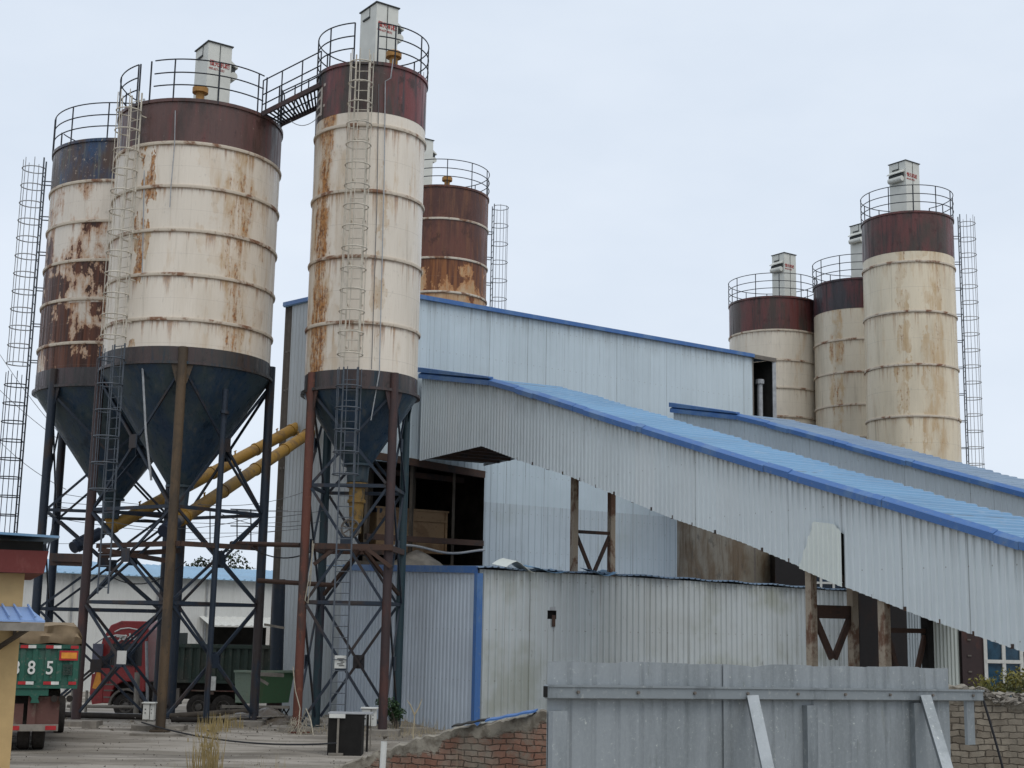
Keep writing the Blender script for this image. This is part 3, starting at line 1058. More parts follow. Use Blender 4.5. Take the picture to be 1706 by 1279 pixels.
MB().obox(U * ((hs0 + hs1) / 2 - .02) - V * .05, U, V, .2, .02, hz1 + .0, hz1 + .10).build('hole_flap', M['galvpipe'], shed)
MB().obox(U * ((hs0 + hs1) / 2 + .03) - V * .05, U, V, .12, .02, hz0 - .22, hz0 + .12).build('rust_drip', M['beamrust'], shed)
zl2 = [on_wall(x, y, S0, V) for x, y in ((797, 950), (575, 946))]
mb = MB()
sheet(mb, O, V, -U, .02, zl2[1][0] + .2, lin(-.2), lambda s: interp(zl2, s), .20, .035, WAVE)
mb.build('side_wall', M['sheet_shed_side'], shed)
mb = MB()
mb.beam(-U * .07 + ZV * (zl2[0][1] + .02), -U * .07 + V * zl2[1][0] + ZV * (zl2[1][1] + .02), .06, .20)
mb.build('eave_trim', M['blue'], shed)
MB().obox(-U * .03 - V * .03, U, V, .20, .16, -.2, zl2[0][1] - .085).build('corner_post', M['blue'], shed)
mb = MB()
sheet_pts = []
# roof: ribbed sheet rising slightly to the tall building, ragged along the front edge
dep = (C0 - S0).dot(V)
base = len(mb.v)
n = 0
s = -.1
seed = 0
ss = []
while s < sR:
    for fr, h in PROF[:-1]:
        ss.append((s + fr * .235, h))
    s += .235
for s, h in ss:
    rg = -.16 - .05 * math.sin(s * 2.1) - .03 * math.sin(s * 7.7)
    a = U * s + V * rg + ZV * (interp(zr, max(s, zr[0][0])) + .05 + h * .035 + .02 * math.sin(s * 3.3))
    b = U * s + V * (dep - .06) + ZV * (interp(zr, max(s, zr[0][0])) + .32 + h * .035)
    mb.v += [tuple(a), tuple(b), tuple(a - ZV * .012), tuple(b - ZV * .012)]
for i in range(len(ss) - 1):
    k = base + 4 * i
    mb.f += [(k, k + 4, k + 5, k + 1), (k + 2, k + 3, k + 7, k + 6), (k, k + 2, k + 6, k + 4)]
mb.build('roof', M['roof_grey'], shed)
mb = MB()
mb.obox(U * (sR + .10) + V * .0, U, V, .2, .2, -.2, zr[-1][1] + .04)
mb.build('end_post', M['patch'], shed)
mb = MB()
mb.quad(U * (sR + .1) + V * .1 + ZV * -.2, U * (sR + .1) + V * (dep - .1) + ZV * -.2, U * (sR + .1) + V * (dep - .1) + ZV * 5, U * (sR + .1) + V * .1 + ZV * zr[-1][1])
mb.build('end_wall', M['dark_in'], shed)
# loose sheets on the shed roof
k = 0
for px, py, w_, mm, lb in ((860, 943, 1.05, M['patch'], 'curled scrap of white sheet lying on the left end of the shed roof'), (905, 952, 1.3, M['roof_blue'], 'blue scrap sheet on the torn shed roof edge, left of the rusty trestle'),
                           (1002, 955, .9, M['roof_blue'], 'small blue scrap sheet on the shed roof between the rusty trestle posts')):
    s, z = on_wall(px, py, S0, U)
    mb = MB()
    pts = []
    for i in range(9):
        a = i / 8
        pts.append((s + (a - .5) * w_, interp(zr, s) + .10 + .07 * math.sin(a * 5 + k) + (.16 * (1 - abs(a - .4) * 2) if k == 0 else 0)))
    for (a, za), (b, zb_) in zip(pts, pts[1:]):
        p0, p1 = S0 + U * a, S0 + U * b
        mb.hexa([tuple(p0 - V * .22 + ZV * (za - .05)), tuple(p1 - V * .22 + ZV * (zb_ - .05)), tuple(p1 + V * .5 + ZV * (zb_ + .06)), tuple(p0 + V * .5 + ZV * (za + .06)),
                 tuple(p0 - V * .22 + ZV * (za - .04)), tuple(p1 - V * .22 + ZV * (zb_ - .04)), tuple(p1 + V * .5 + ZV * (zb_ + .07)), tuple(p0 + V * .5 + ZV * (za + .07))])
    tag(mb.build('loose_sheet', mm), lb, 'metal sheet', 'loose sheets on the shed roof')
    k += 1
# torn flashing at the foot of the shed
for (pa, pb, Y, mm, lb, zz) in (((752, 1212), (812, 1200), 13.85, M["dark_in"], 'dark bent strip of flashing lying on the low end of the brick wall', .012), ((808, 1203), (893, 1186), 13.6, M["blue"], 'torn blue flashing strip on the brick wall below the blue corner post', .016)):
    mb = MB()
    N = 10
    for i in range(N):
        a0, a1 = i / N, (i + 1) / N
        q0 = at(pa[0] + (pb[0] - pa[0]) * a0, pa[1] + (pb[1] - pa[1]) * a0, Y) + ZV * (.004 * math.sin(i * 1.9))
        q1 = at(pa[0] + (pb[0] - pa[0]) * a1, pa[1] + (pb[1] - pa[1]) * a1, Y) + ZV * (.004 * math.sin((i + 1) * 1.9))
        mb.hexa([q0, q1, q1 + Vector((.02, .12, .01)), q0 + Vector((.02, .12, .01)), q0 + ZV * zz, q1 + ZV * zz, q1 + Vector((.02, .12, .01 + zz)), q0 + Vector((.02, .12, .01 + zz))])
    tag(mb.build('flashing_strip', mm), lb, 'flashing')

# ------------------------------------------------------------------ conveyor galleries
gt = [on_wall(x, y, GA, GD) for x, y in ((703, 620), (821, 631), (865, 643), (961, 673), (1067, 706), (1280, 771), (1460, 823), (1706, 896))]
gb = [on_wall(x, y, GA, GD) for x, y in ((710, 765), (803, 743), (872, 769), (946, 792), (1027, 825), (1116, 862), (1236, 903), (1341, 947), (1407, 977), (1548, 1032), (1706, 1086))]
gt[0] = (-.37, gt[0][1])
gt = [(a, b - .10) for a, b in gt]
SEND = 36.0


def gallery(label, origin, width, roofm, wallm, sstart, detail):
    g = thing('conveyor_gallery', label, 'conveyor gallery', (origin.x, origin.y, 0), 0, 'conveyor galleries')
    T = lambda s: interp(gt, s)
    Bt = lambda s: interp(gb, s)
    N_ = -GW
    mb = MB()
    sc0, sc1 = on_wall(1343, 900, GA, GD)[0], on_wall(1406, 900, GA, GD)[0]
    if detail:
        sheet(mb, O, GD, N_, sstart, sc0, Bt, T, .2, .042, ragged=0)
        zc = on_wall(1375, 905, GA, GD)[1]
        sheet(mb, O, GD, N_, sc0, sc1, lambda s: interp([(sc0, Bt(sc0)), (sc0 + .35, on_wall(1360, 890, GA, GD)[1]), (sc1 - .25, on_wall(1395, 880, GA, GD)[1]), (sc1, on_wall(1406, 890, GA, GD)[1])], s), T, .2, .042)
        sheet(mb, O, GD, N_, sc1, SEND, Bt, T, .2, .042)
    else:
        sheet(mb, O, GD, N_, sstart, SEND, lambda s: T(s) - 2.3, T, .2, .02)
    mb.build('near_wall', wallm, g)
    if detail:
        # pale replacement sheet hanging slightly off the wall
        mb = MB()
        q = []
        for x, y in ((1361, 869), (1394, 873), (1401, 879), (1408, 978), (1337, 947)):
            q.append(on_wall(x, y, GA, GD))
        zt_ = lambda s: interp([(q[4][0], q[4][1] + .05), (q[0][0], q[0][1]), (q[1][0], q[1][1]), (q[2][0], q[2][1]), (q[3][0], q[2][1] - .1)], s)
        zb_ = lambda s: interp([(q[4][0], q[4][1]), (q[3][0], q[3][1])], s)
        sheet(mb, O, GD, N_, q[4][0], q[3][0], zb_, zt_, .16, .03, off=.09)
        mb.build('hanging_patch', M['patch'], g)
        MB().poly([GD * (sc0 + .1) + GW * .12 + ZV * Bt(sc0), GD * (sc1 + .1) + GW * .12 + ZV * Bt(sc1), GD * (sc1 + .1) + GW * .12 + ZV * T(sc1), GD * (sc0 + .1) + GW * .12 + ZV * T(sc0)]).build('gap_shade_board', M['dark_in'], g)  # dark sheet painted as the shade behind the wall gap
    # far wall
    mb = MB()
    sheet(mb, GW * width, GD, GW, sstart, SEND, (Bt if detail else (lambda s: T(s) - 2.3)), lambda s: T(s) - .03, .2, .02)
    mb.build('far_wall', wallm, g)
    # floor
    mb = MB()
    ks = [k for k, _ in gb if k > sstart] + [SEND]
    ks = [sstart] + ks
    for a, b in zip(ks, ks[1:]):
        fz = (lambda s: Bt(s) + .10) if detail else (lambda s: T(s) - 2.2)
        mb.hexa([tuple(GD * a + GW * .05 + ZV * fz(a)), tuple(GD * b + GW * .05 + ZV * fz(b)), tuple(GD * b + GW * (width - .05) + ZV * fz(b)), tuple(GD * a + GW * (width - .05) + ZV * fz(a)),
                 tuple(GD * a + GW * .05 + ZV * (fz(a) + .1)), tuple(GD * b + GW * .05 + ZV * (fz(b) + .1)), tuple(GD * b + GW * (width - .05) + ZV * (fz(b) + .1)), tuple(GD * a + GW * (width - .05) + ZV * (fz(a) + .1))])
    mb.build('floor', M['conc_dk'], g)
    if detail:
        mb = MB()
        s = 6.9
        while s < 30:
            mb.beam(GD * s - GW * .01 + ZV * (Bt(s) + .03), GD * s + GW * (width + .05) + ZV * (Bt(s) + .03), .09, .09)
            s += .92
        s = 1.0
        while s < 6.6:
            mb.beam(GD * s + GW * .12 + ZV * (Bt(s) + .03), GD * s + GW * (width - .05) + ZV * (Bt(s) + .03), .10, .12)
            s += .8
        mb.build('cross_joist', M['beamrust'], g)
    # roof, ribs running across the slope
    mb = MB()
    ss = []
    k = math.floor((sstart - .05) / .32)
    while k * .32 < SEND:
        for fr, h in ((0, 0), (.5, 0), (.62, 1), (.88, 1)):
            s = (k + fr) * .32
            if sstart - .1 <= s <= SEND:
                ss.append((s, h))
        k += 1
    base = len(mb.v)
    for s, h in ss:
        z = T(s) + .03 + h * .05 + .012 * math.sin(s * 1.9) + .01 * math.sin(s * 5.3)
        a = GD * s - GW * .02 + ZV * z
        b = GD * s + GW * (width + .12) + ZV * (z + .02)
        mb.v += [tuple(a), tuple(b), tuple(a - ZV * .015), tuple(b - ZV * .015)]
    for i in range(len(ss) - 1):
        q = base + 4 * i
        mb.f += [(q, q + 1, q + 5, q + 4), (q + 2, q + 6, q + 7, q + 3), (q, q + 4, q + 6, q + 2), (q + 1, q + 3, q + 7, q + 5)]
    mb.build('roof', roofm, g)
    # blue edge flashing in lengths: upright drop and sloping lip, slightly out of line
    ks = sorted(set([sstart - .05] + [k for k, _ in gt if k > sstart] + [3.0 * i + 8 for i in range(10)]))
    mb = MB()
    for i_, (a, b) in enumerate(zip(ks, ks[1:])):
        b2 = b - .015
        j_ = .012 * math.sin(i_ * 2.3)
        o_ = .15 + .01 * math.sin(i_ * 4.1)
        P_ = lambda s, w_, z: tuple(GD * s - GW * w_ + ZV * (T(s) + z + j_))
        mb.hexa([P_(a, o_, -.13), P_(b2, o_, -.13), P_(b2, o_ - .02, -.13), P_(a, o_ - .02, -.13), P_(a, o_, .02), P_(b2, o_, .02), P_(b2, o_ - .02, .02), P_(a, o_ - .02, .02)])
        mb.hexa([P_(a, o_, .022), P_(b2, o_, .022), P_(b2, o_ - .16, .022), P_(a, o_ - .16, .022), P_(a, o_ - .01, .03), P_(b2, o_ - .01, .03), P_(b2, o_ - .14, .11), P_(a, o_ - .14, .11)])
    mb.build('edge_flashing', M['blue'], g)
    # upright flashing against the building at the head of the roof
    mb = MB()
    a, b = sstart - .1, gt[1][0]
    mb.hexa([tuple(GD * a - GW * .16 + ZV * (T(a) + .09)), tuple(GD * b - GW * .16 + ZV * (T(b) + .10)), tuple(GD * b + GW * .02 + ZV * (T(b) + .11)), tuple(GD * a + GW * .02 + ZV * (T(a) + .10)),
             tuple(GD * a - GW * .16 + ZV * (T(a) + .27)), tuple(GD * b - GW * .16 + ZV * (T(b) + .16)), tuple(GD * b + GW * .02 + ZV * (T(b) + .17)), tuple(GD * a + GW * .02 + ZV * (T(a) + .28))])
    mb.build('head_flashing', M['blue'], g)
    return g


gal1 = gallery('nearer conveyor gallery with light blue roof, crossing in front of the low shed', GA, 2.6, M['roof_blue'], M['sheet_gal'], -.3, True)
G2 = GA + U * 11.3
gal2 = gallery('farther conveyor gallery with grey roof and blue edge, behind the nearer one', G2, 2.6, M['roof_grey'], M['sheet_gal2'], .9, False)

# trestles
TG = 'trestles under the conveyor galleries'


def trestle(label, pxa, org, s_, z0, mat, vz, w=1.3, extra=False, inset=.15, wav=False, ztop=None):
    """two posts across the gallery with a cross bar and a V of braces"""
    t = thing('gallery_trestle', label, 'trestle', tuple(org + GD * s_ + GW * inset), 0, TG)
    zt_ = ztop if ztop is not None else interp(gb, s_) + .1
    for k in (0, 1):
        p = GW * (w * k)
        mb = MB()
        mb.obox(p, GD, GW, .20, .17, z0, zt_)
        mb.build('post', mat[k], t)
    a, b = GW * .08, GW * (w - .08)
    zc, zv = vz
    h = .30 if wav else .10
    MB().beam(a + ZV * zc, b + ZV * zc, .08, h).build('cross_bar', mat[2], t)
    m_ = (a + b) / 2
    for k, p in ((0, a), (1, b)):
        MB().beam(p + ZV * (zc - .1), m_ + (p - m_) * .06 + ZV * zv, .08, .15 if wav else .10).build('brace', mat[2], t)
    return t


sA = on_wall(957, 850, GA + GW * 1.05, GD)[0]
zA = on_wall(990, 882, GA + GW * 1.05, GD)[1]
trestle('rusty trestle of two posts standing up behind the torn shed roof edge', 957, GA, sA, 4.6, [M['rustpost'], M['rustpost'], M['beamrust']], (zA, on_wall(990, 952, GA + GW * 1.05, GD)[1]), 1.36, inset=1.05)
sB = on_wall(1343, 1000, GA, GD)[0]
trestle('pale rust stained trestle below the hanging patch, right in front of the shed end', 1343, GA, sB, 0, [M['rustpost'], M['rustpost'], M['beamrust']], (on_wall(1375, 1018, GA, GD)[1], on_wall(1383, 1098, GA, GD)[1]), 1.25, wav=True)
sC = on_wall(1465, 1060, GA, GD)[0]
trestle('dark braced trestle nearest the torn ribbed sheets, to the right of the shed end post', 1465, GA, sC, 0, [M['rustpost'], M['black'], M['beamrust']], (on_wall(1500, 1050, GA, GD)[1], on_wall(1500, 1180, GA, GD)[1]), 1.25)
# ------------------------------------------------------------------ ground
import bmesh


def gz(x, y):
    z = 0.0
    t = min(max((y - 13) / 9, 0), 1)
    z += .8 * (1 - t * t * (3 - 2 * t))
    if x < -1:
        t = min(max((y - 45.5) / 7, 0), 1)
        k = min(max((-4 - x) / 3, 0), 1)
        z -= .68 * t * t * (3 - 2 * t) * k
    z += .20 * math.exp(-(((x + 5.0) / 2.6) ** 2 + ((y - 43.6) / 1.0) ** 2))
    z += .22 * math.exp(-(((x + 8.2) / .9) ** 2 + ((y - 43.8) / .8) ** 2))
    z += .02 * math.sin(x * 1.3 + y * .6) * math.sin(y * .9 - x * .4)
    return z


def axis(lo, hi, step, far):
    a = [lo + step * i for i in range(int((hi - lo) / step) + 1)]
    e = [far * (.12, .3, .6, 1)[i] for i in range(4)]
    return [lo - q for q in reversed(e)] + a + [hi + q for q in e]


xs, ys = axis(-26, 26, .5, 900), axis(4, 70, .5, 900)
mb = MB()
for y in ys:
    for x in xs:
        inside = -26 <= x <= 26 and 4 <= y <= 70
        mb.v.append((x, y, gz(min(max(x, -26), 26), min(max(y, 4), 70)) if True else 0))
nx = len(xs)
for j in range(len(ys) - 1):
    for i in range(nx - 1):
        a = j * nx + i
        mb.f.append((a, a + 1, a + nx + 1, a + nx))
k = NT('dusty_yard')
v = k.obj()
a = k.noise(k.scale(v, (.22, .8, 1)), 1.0, 5, .6, .4)
b = k.noise(v, 1.7, 6, .68)
c = k.noise(v, 22, 4, .7)
tr = k.noise(k.scale(v, (.16, .75, 1)), 1.1, 5, .65, .6)
col = k.mix(k.ramp(a, .42, .62), (.32, .29, .25), (.19, .168, .138))
col = k.mix(k.math('MULTIPLY', k.ramp(tr, .50, .64), .8), col, (.105, .092, .075))
col = k.mix(k.math('MULTIPLY', k.ramp(b, .55, .75), .5), col, (.38, .355, .315))
col = k.mix(k.math('MULTIPLY', k.ramp(c, .60, .72), .35), col, (.11, .10, .085))
k.bump(k.math('ADD', b, k.math('MULTIPLY', c, .4)), .35, .05)
gm = k.done(col, .9, 0, .25)
g_ = mb.build('ground', gm, None, 60)
struct(g_)

# ------------------------------------------------------------------ distant warehouse and trees
M['ware'] = sheet_mat('cream_warehouse_sheet', (.64, .645, .62), (.58, .585, .56), (.25, .25, .22), .22, seed=51)
W0, W1 = plan(20, 950, 70), plan(620, 970, 86)
WD = (W1 - W0).normalized()
WN = Vector((-WD.y, WD.x, 0))
LW = (W1 - W0).length
wz = [on_wall(x, y, W0, WD) for x, y in ((35, 951), (250, 959), (470, 970))]
ware = thing('warehouse', 'long off white warehouse with pale blue roof far behind the silo legs', 'building', (W0.x, W0.y, 0))
mb = MB()
zt_ = lambda s: wz[0][1]
dx0, dz0 = on_wall(352, 1100, W0, WD)
dx1, dz1 = on_wall(470, 1046, W0, WD)
sheet(mb, O, WD, -WN, -6, dx0, lin(-1), zt_, .4, .02)
sheet(mb, O, WD, -WN, dx0, dx1, lin(dz1), zt_, .4, .02)
sheet(mb, O, WD, -WN, dx1, LW + 6, lin(-1), zt_, .4, .02)
mb.build('wall', M['ware'], ware)
mb = MB()
base = 0
ss = []
s = -6.3
while s < LW + 6:
    for fr, h in PROF[:-1]:
        ss.append((s + fr * .45, h))
    s += .45
for s, h in ss:
    mb.v += [tuple(WD * s - WN * .4 + ZV * (wz[0][1] + h * .06)), tuple(WD * s + WN * 8 + ZV * (wz[0][1] + .95 + h * .06)), tuple(WD * s - WN * .4 + ZV * (wz[0][1] - .03))]
for i in range(len(ss) - 1):
    q = 3 * i
    mb.f += [(q, q + 3, q + 4, q + 1), (q, q + 2, q + 5, q + 3)]
M['roof_pale'] = sheet_mat('pale_blue_roof_sheet', (.27, .43, .57), (.25, .38, .50), (.17, .25, .33), .3, rough=.45, seed=9)
mb.build('roof', M['roof_pale'], ware)
mb = MB()
mb.quad(WD * (dx0 - 1) + WN * 3 + ZV * -1, WD * (dx1 + 1) + WN * 3 + ZV * -1, WD * (dx1 + 1) + WN * 3 + ZV * 5, WD * (dx0 - 1) + WN * 3 + ZV * 5)
mb.build('doorway_shade', M['dark_in'], ware)  # dark sheet stands in for the shade inside the doorway
mb = MB()
cx0, cx1 = on_wall(332, 1035, W0, WD)[0], on_wall(478, 1035, W0, WD)[0]
zc0 = on_wall(400, 1045, W0, WD)[1]
sheet_c = []
for i in range(25):
    s = cx0 + (cx1 - cx0) * i / 24
    h = .05 * (i % 2)
    mb.v += [tuple(WD * s + ZV * (zc0 + .55 + h)), tuple(WD * s - WN * 1.1 + ZV * (zc0 + .08 + h)), tuple(WD * s - WN * 1.1 + ZV * (zc0 + .02))]
for i in range(24):
    q = 3 * i
    mb.f += [(q, q + 1, q + 4, q + 3), (q + 1, q + 2, q + 5, q + 4)]
mb.build('canopy', M['white'], ware)
for px in (120, 262, 300, 344):
    mb = MB()
    s = on_wall(px, 990, W0, WD)[0]
    mb.tube([WD * s - WN * .08 + ZV * -1, WD * s - WN * .08 + ZV * (wz[0][1] - .05)], .05, 6)
    mb.build('downpipe', M['galvpipe'], ware)

M['leaf_far'] = plain('distant_foliage', (.045, .06, .035), .8, 0, .2, .5, 1)
M['bark'] = plain('grey_bark', (.08, .065, .05), .9)


def leaf_cloud(mb, centres, n, size, flat=.6):
    for _ in range(n):
        c, r = rnd.choice(centres)
        while True:
            p = Vector((rnd.uniform(-1, 1), rnd.uniform(-1, 1), rnd.uniform(-1, 1)))
            if .25 < p.length < 1:
                break
        q = Vector(c) + Vector((p.x * r, p.y * r, p.z * r * .85))
        a = Vector((rnd.gauss(0, 1), rnd.gauss(0, 1), rnd.gauss(0, 1))).normalized()
        b = a.cross(Vector((rnd.gauss(0, 1), rnd.gauss(0, 1), rnd.gauss(0, 1)))).normalized()
        s = size * rnd.uniform(.6, 1.4)
        mb.poly([q - a * s, q + b * s * flat, q + a * s, q - b * s * flat])


def tree(x, y, h, spread, label, zb):
    t = thing('tree', label, 'tree', (x, y, zb), 0, 'trees behind the warehouse')
    mb = MB()
    mb.tube([(0, 0, 0), (.1, 0, h * .4), (0, .1, h * .7)], [.22, .16, .08], 8)
    cs = []
    for i in range(9):
        a = rnd.uniform(0, 6.28)
        rr = rnd.uniform(.2, 1) * spread * .6
        z = h * rnd.uniform(.55, .98)
        e = Vector((math.cos(a) * rr, math.sin(a) * rr, z))
        mb.tube([(0, 0, h * .45), e * .6 + Vector((0, 0, h * .2)), e], [.09, .05, .02], 5)
        cs.append((tuple(e), spread * rnd.uniform(.22, .4)))
    mb.build('trunk', M['bark'], t, 40)
    mc = MB()
    leaf_cloud(mc, cs, 900, .13)
    mc.build('crown', M['leaf_far'], t)
    return t


p = plan(318, 930, 100)
tree(p.x, p.y, 9.1, 2.6, 'dark tree top showing above the warehouse roof behind the yellow screw conveyors', -1)
p = plan(394, 930, 100)
tree(p.x, p.y, 8.7, 3.0, 'loose dark tree top above the warehouse roof just right of the big silo leg', -1)

# ------------------------------------------------------------------ dark buildings at the right
dk = thing('dark_workshop', 'dark brown workshop with white framed blue window beside the yellow green hedge', 'building')
dw = plan(1432, 1050, 50)
dw1 = plan(1830, 1050, 50)
mb = MB()
mb.box(dw.x, dw1.x, 50, 58, -.2, 4.7)
M['dkwall'] = steel_mat('dark_brown_steel', (.012, .009, .009), (.022, .011, .008), (.01, .009, .01), 1.0, .6)
mb.build('wall', M['dkwall'], dk)
mb = MB()
a, b = at(1603, 1100, 49.9), at(1640, 1045, 49.9)
mb.box(a.x, b.x, 49.9, 49.98, 0, b.z + .2)
d_ = mb.build('door', M['dkred'], dk)
mb = MB()
for i in range(5):
    z = 1.2 + i * .55
    mb.box(a.x + .2, a.x + .32, 49.86, 49.9, z, z + .05)
mb.build('hinge', M['roofgrey'], d_)
wf = MB()
a, b, m_ = at(1643, 1133, 49.9), at(1699, 1040, 49.9), at(1672, 1100, 49.9)
zm = at(1670, 1102, 49.9).z
for x in (a.x, m_.x, b.x):
    wf.box(x - .06, x + .06, 49.84, 49.98, a.z - .6, b.z + .3)
wf.box(a.x, b.x, 49.83, 49.97, zm - .06, zm + .06)
f_ = wf.build('window', M['white'], dk)
M['blueglass'] = plain('blue_tinted_glass', (.02, .075, .13), .1, 0, .8, .6, 3)
MB().box(a.x, b.x, 49.93, 49.985, a.z - .6, b.z + .3).build('pane', M['blueglass'], f_)
cab = thing('glazed_cabin', 'dark cabin with blue windows glimpsed between the shed roof and the nearer gallery', 'building')
p0, p1 = at(1298, 985, 47), at(1425, 925, 47)
mb = MB()
mb.box(p0.x, p1.x, 60, 63, 3, 6.4)
y_ = 47
k0, k1 = at(1292, 990, 60), at(1424, 915, 60)
mb.v, mb.f = [], []
mb.box(k0.x, k1.x, 60, 63.5, 2.5, k1.z)
mb.build('wall', M['dkwall'], cab)
a, b = at(1350, 985, 59.9), at(1412, 932, 59.9)
wf = MB()
for px in (1350, 1367, 1388, 1412):
    x = at(px, 950, 59.9).x
    wf.box(x - .05, x + .05, 59.84, 59.98, a.z, b.z)
wf.box(a.x, b.x, 59.85, 59.97, at(1370, 971, 59.9).z - .04, at(1370, 971, 59.9).z + .05)
f_ = wf.build('window', M['white'], cab)
M['navyglass'] = plain('navy_glass', (.012, .028, .06), .1, 0, .8, .6, 3)
MB().box(a.x, b.x, 59.93, 59.985, a.z, b.z).build('pane', M['navyglass'], f_)

for (x0, x1, yt, yb, Y, lb, mm) in ((1550, 1597, 1030, 1175, 31.5, 'pale ribbed sheet with torn rusty foot standing at the right end of the hoarding', M['patch']), (1513, 1537, 1012, 1160, 33.0, 'narrow pale sheet standing between the dark trestle post and the torn ribbed sheet', M['sheet_low'])):
    q0, q1 = plan(x0, 1100, Y), plan(x1, 1100, Y + .35)
    d = (q1 - q0).normalized()
    n_ = Vector((d.y, -d.x, 0))
    L = (q1 - q0).length
    z0, z1 = at(x0, yb, Y).z, at(x0, yt, Y).z
    mb = MB()
    sheet(mb, q0, d, n_, 0, L, lambda s: max(gz(q0.x, q0.y), 0) - .05, lambda s: z1 - .10 * s, .105, .025)
    o = mb.build('metal_screen', mm)
    so = o.modifiers.new('thickness', 'SOLIDIFY')
    so.thickness = .01
    tag(o, lb, 'metal sheet')

# ------------------------------------------------------------------ walkway bridge
br = thing('walkway_bridge', 'dark steel walkway bridge joining the tops of the two cream silos', 'walkway', tuple(at(485, 175, 41)))
o0 = Vector(br.location)
nA, nB = at(436, 190, 40.6) - o0, at(533, 141, 40.2) - o0
fA, fB = at(468, 207, 41.5) - o0, at(533, 177, 41.2) - o0
mb = MB()
mb.beam(nA, nB, .06, .14)
mb.beam(fA, fB, .06, .14)
mb.build('stringer', M['dkred'], br)
mb = MB()
for i in range(15):
    a = (i + .5) / 15
    mb.beam(nA.lerp(nB, a), fA.lerp(fB, a), .05, .035)
mb.beam(nA.lerp(fA, .5), nB.lerp(fB, .5), .03, .03)
mb.build('tread', M['rail'], br)
mb = MB()
for (A, B_, hs) in ((nA, nB, (1.08, .62, .3)), (fA, fB, (1.08, .6))):
    for h in hs:
        mb.tube([A + ZV * h, B_ + ZV * h], .020, 6)
    for i in range(4):
        q = A.lerp(B_, (0, .33, .68, 1)[i])
        mb.tube([q, q + ZV * 1.08], .022, 6)
mb.build('handrail', M['rail'], br, 40)

# ------------------------------------------------------------------ screw conveyors


def screw(label, A, B, r, spout_top, mlen, mr):
    t = thing('screw_conveyor', label, 'screw conveyor', tuple(A), 0, 'yellow screw conveyors')
    d = (B - A).normalized()
    L = (B - A).length
    MB().tube([Vector((0, 0, 0)), d * L], r, 20).build('trough_tube', M['yellow'], t, 40)
    for f in (.03, .28, .52, .76, .97):
        c = d * L * f
        MB().tube([c - d * .05, c - d * .049, c + d * .03], r + .03, 20).build('flange', M['yellow'], t, 40)
    mb = MB()
    for f in (.15, .4, .64, .88):
        c = d * L * f
        mb.tube([c + ZV * r, c + ZV * (r + .14)], .03, 6)
        mb.tube([c + ZV * (r + .14) - d * .06, c + ZV * (r + .14) + d * .06], .02, 6)
    mb.build('lifting_lug', M['yellow'], t)
    c = d * (L * .035)
    sp = MB()
    top = spout_top - A
    sp.tube([c, Vector((c.x * .5 + top.x * .5, c.y * .5 + top.y * .5, top.z * .5)), top], [r * .8, r * .85, r * .95], 14)
    sp.build('inlet_spout', M['yellow'], t, 40)
    MB().tube([-d * .01, -d * .28], [r * .75, r * .55], 16).build('gearbox', M['roofgrey'], t, 40)
    mt = MB().tube([-d * .28, -d * mlen], mr, 18).build('motor', M['motor'], t, 40)
    fin = MB()
    for i in range(10):
        a = 2 * PI * i / 10
        x = d.cross(ZV).normalized()
        y = x.cross(d)
        o = (x * math.cos(a) + y * math.sin(a)) * (mr + .01)
        fin.beam(-d * (mlen * .45) + o, -d * (mlen * .92) + o, .02, .03)
    fin.build('cooling_fin', M['motor'], mt)
    return t


screw('upper yellow screw conveyor with dark blue motor, rising from the flaking silo', at(178, 882, 46.6), at(494, 712, 53.6), .215, Vector((X1, Y1, 6.35)), 1.45, .2)
screw('lower yellow screw conveyor, rising from the big cream silo past the orange leg', at(300, 866, 41.7), at(517, 720, 52.3), .20, Vector((X2, Y2, 6.45)), 1.15, .18)

# feed box and chute under the narrow silo
ch = thing('discharge_chute', 'yellow discharge chute with round valve wheel under the narrow tall silo', 'chute', (X3, Y3, 0))
mb = MB()
mb.lathe([(.32, 7.08), (.32, 6.95), (.23, 6.92), (.23, 6.6), (.27, 6.58), (.27, 6.5), (.22, 6.48), (.20, 6.0), (.25, 5.98), (.25, 5.9), (.17, 5.88), (.17, 5.6)], 20)
mb.build('chute_body', M['chute'], ch, 40)
mb = MB()
pts = [Vector((-.1 + .26 * math.cos(a * PI / 10), -.42, 5.72 + .26 * math.sin(a * PI / 10))) for a in range(20)]
mb.tube(pts, .035, 6, closed=True)
for i in range(6):
    mb.tube([pts[i * 3], Vector((-.1, -.42, 5.72))], .02, 5)
mb.tube([(-.1, -.42, 5.72), (-.1, -.1, 5.72)], .06, 8)
mb.build('valve_wheel', M['roofgrey'], ch, 40)

# ------------------------------------------------------------------ platform steel between the legs
pf = thing('leg_platform', 'rusty beam platform tying the front silo legs together at mid height', 'platform', (X2, Y2, 0))


def rel(px, py, Y, o=(X2, Y2, 0)):
    return at(px, py, Y) - Vector(o)


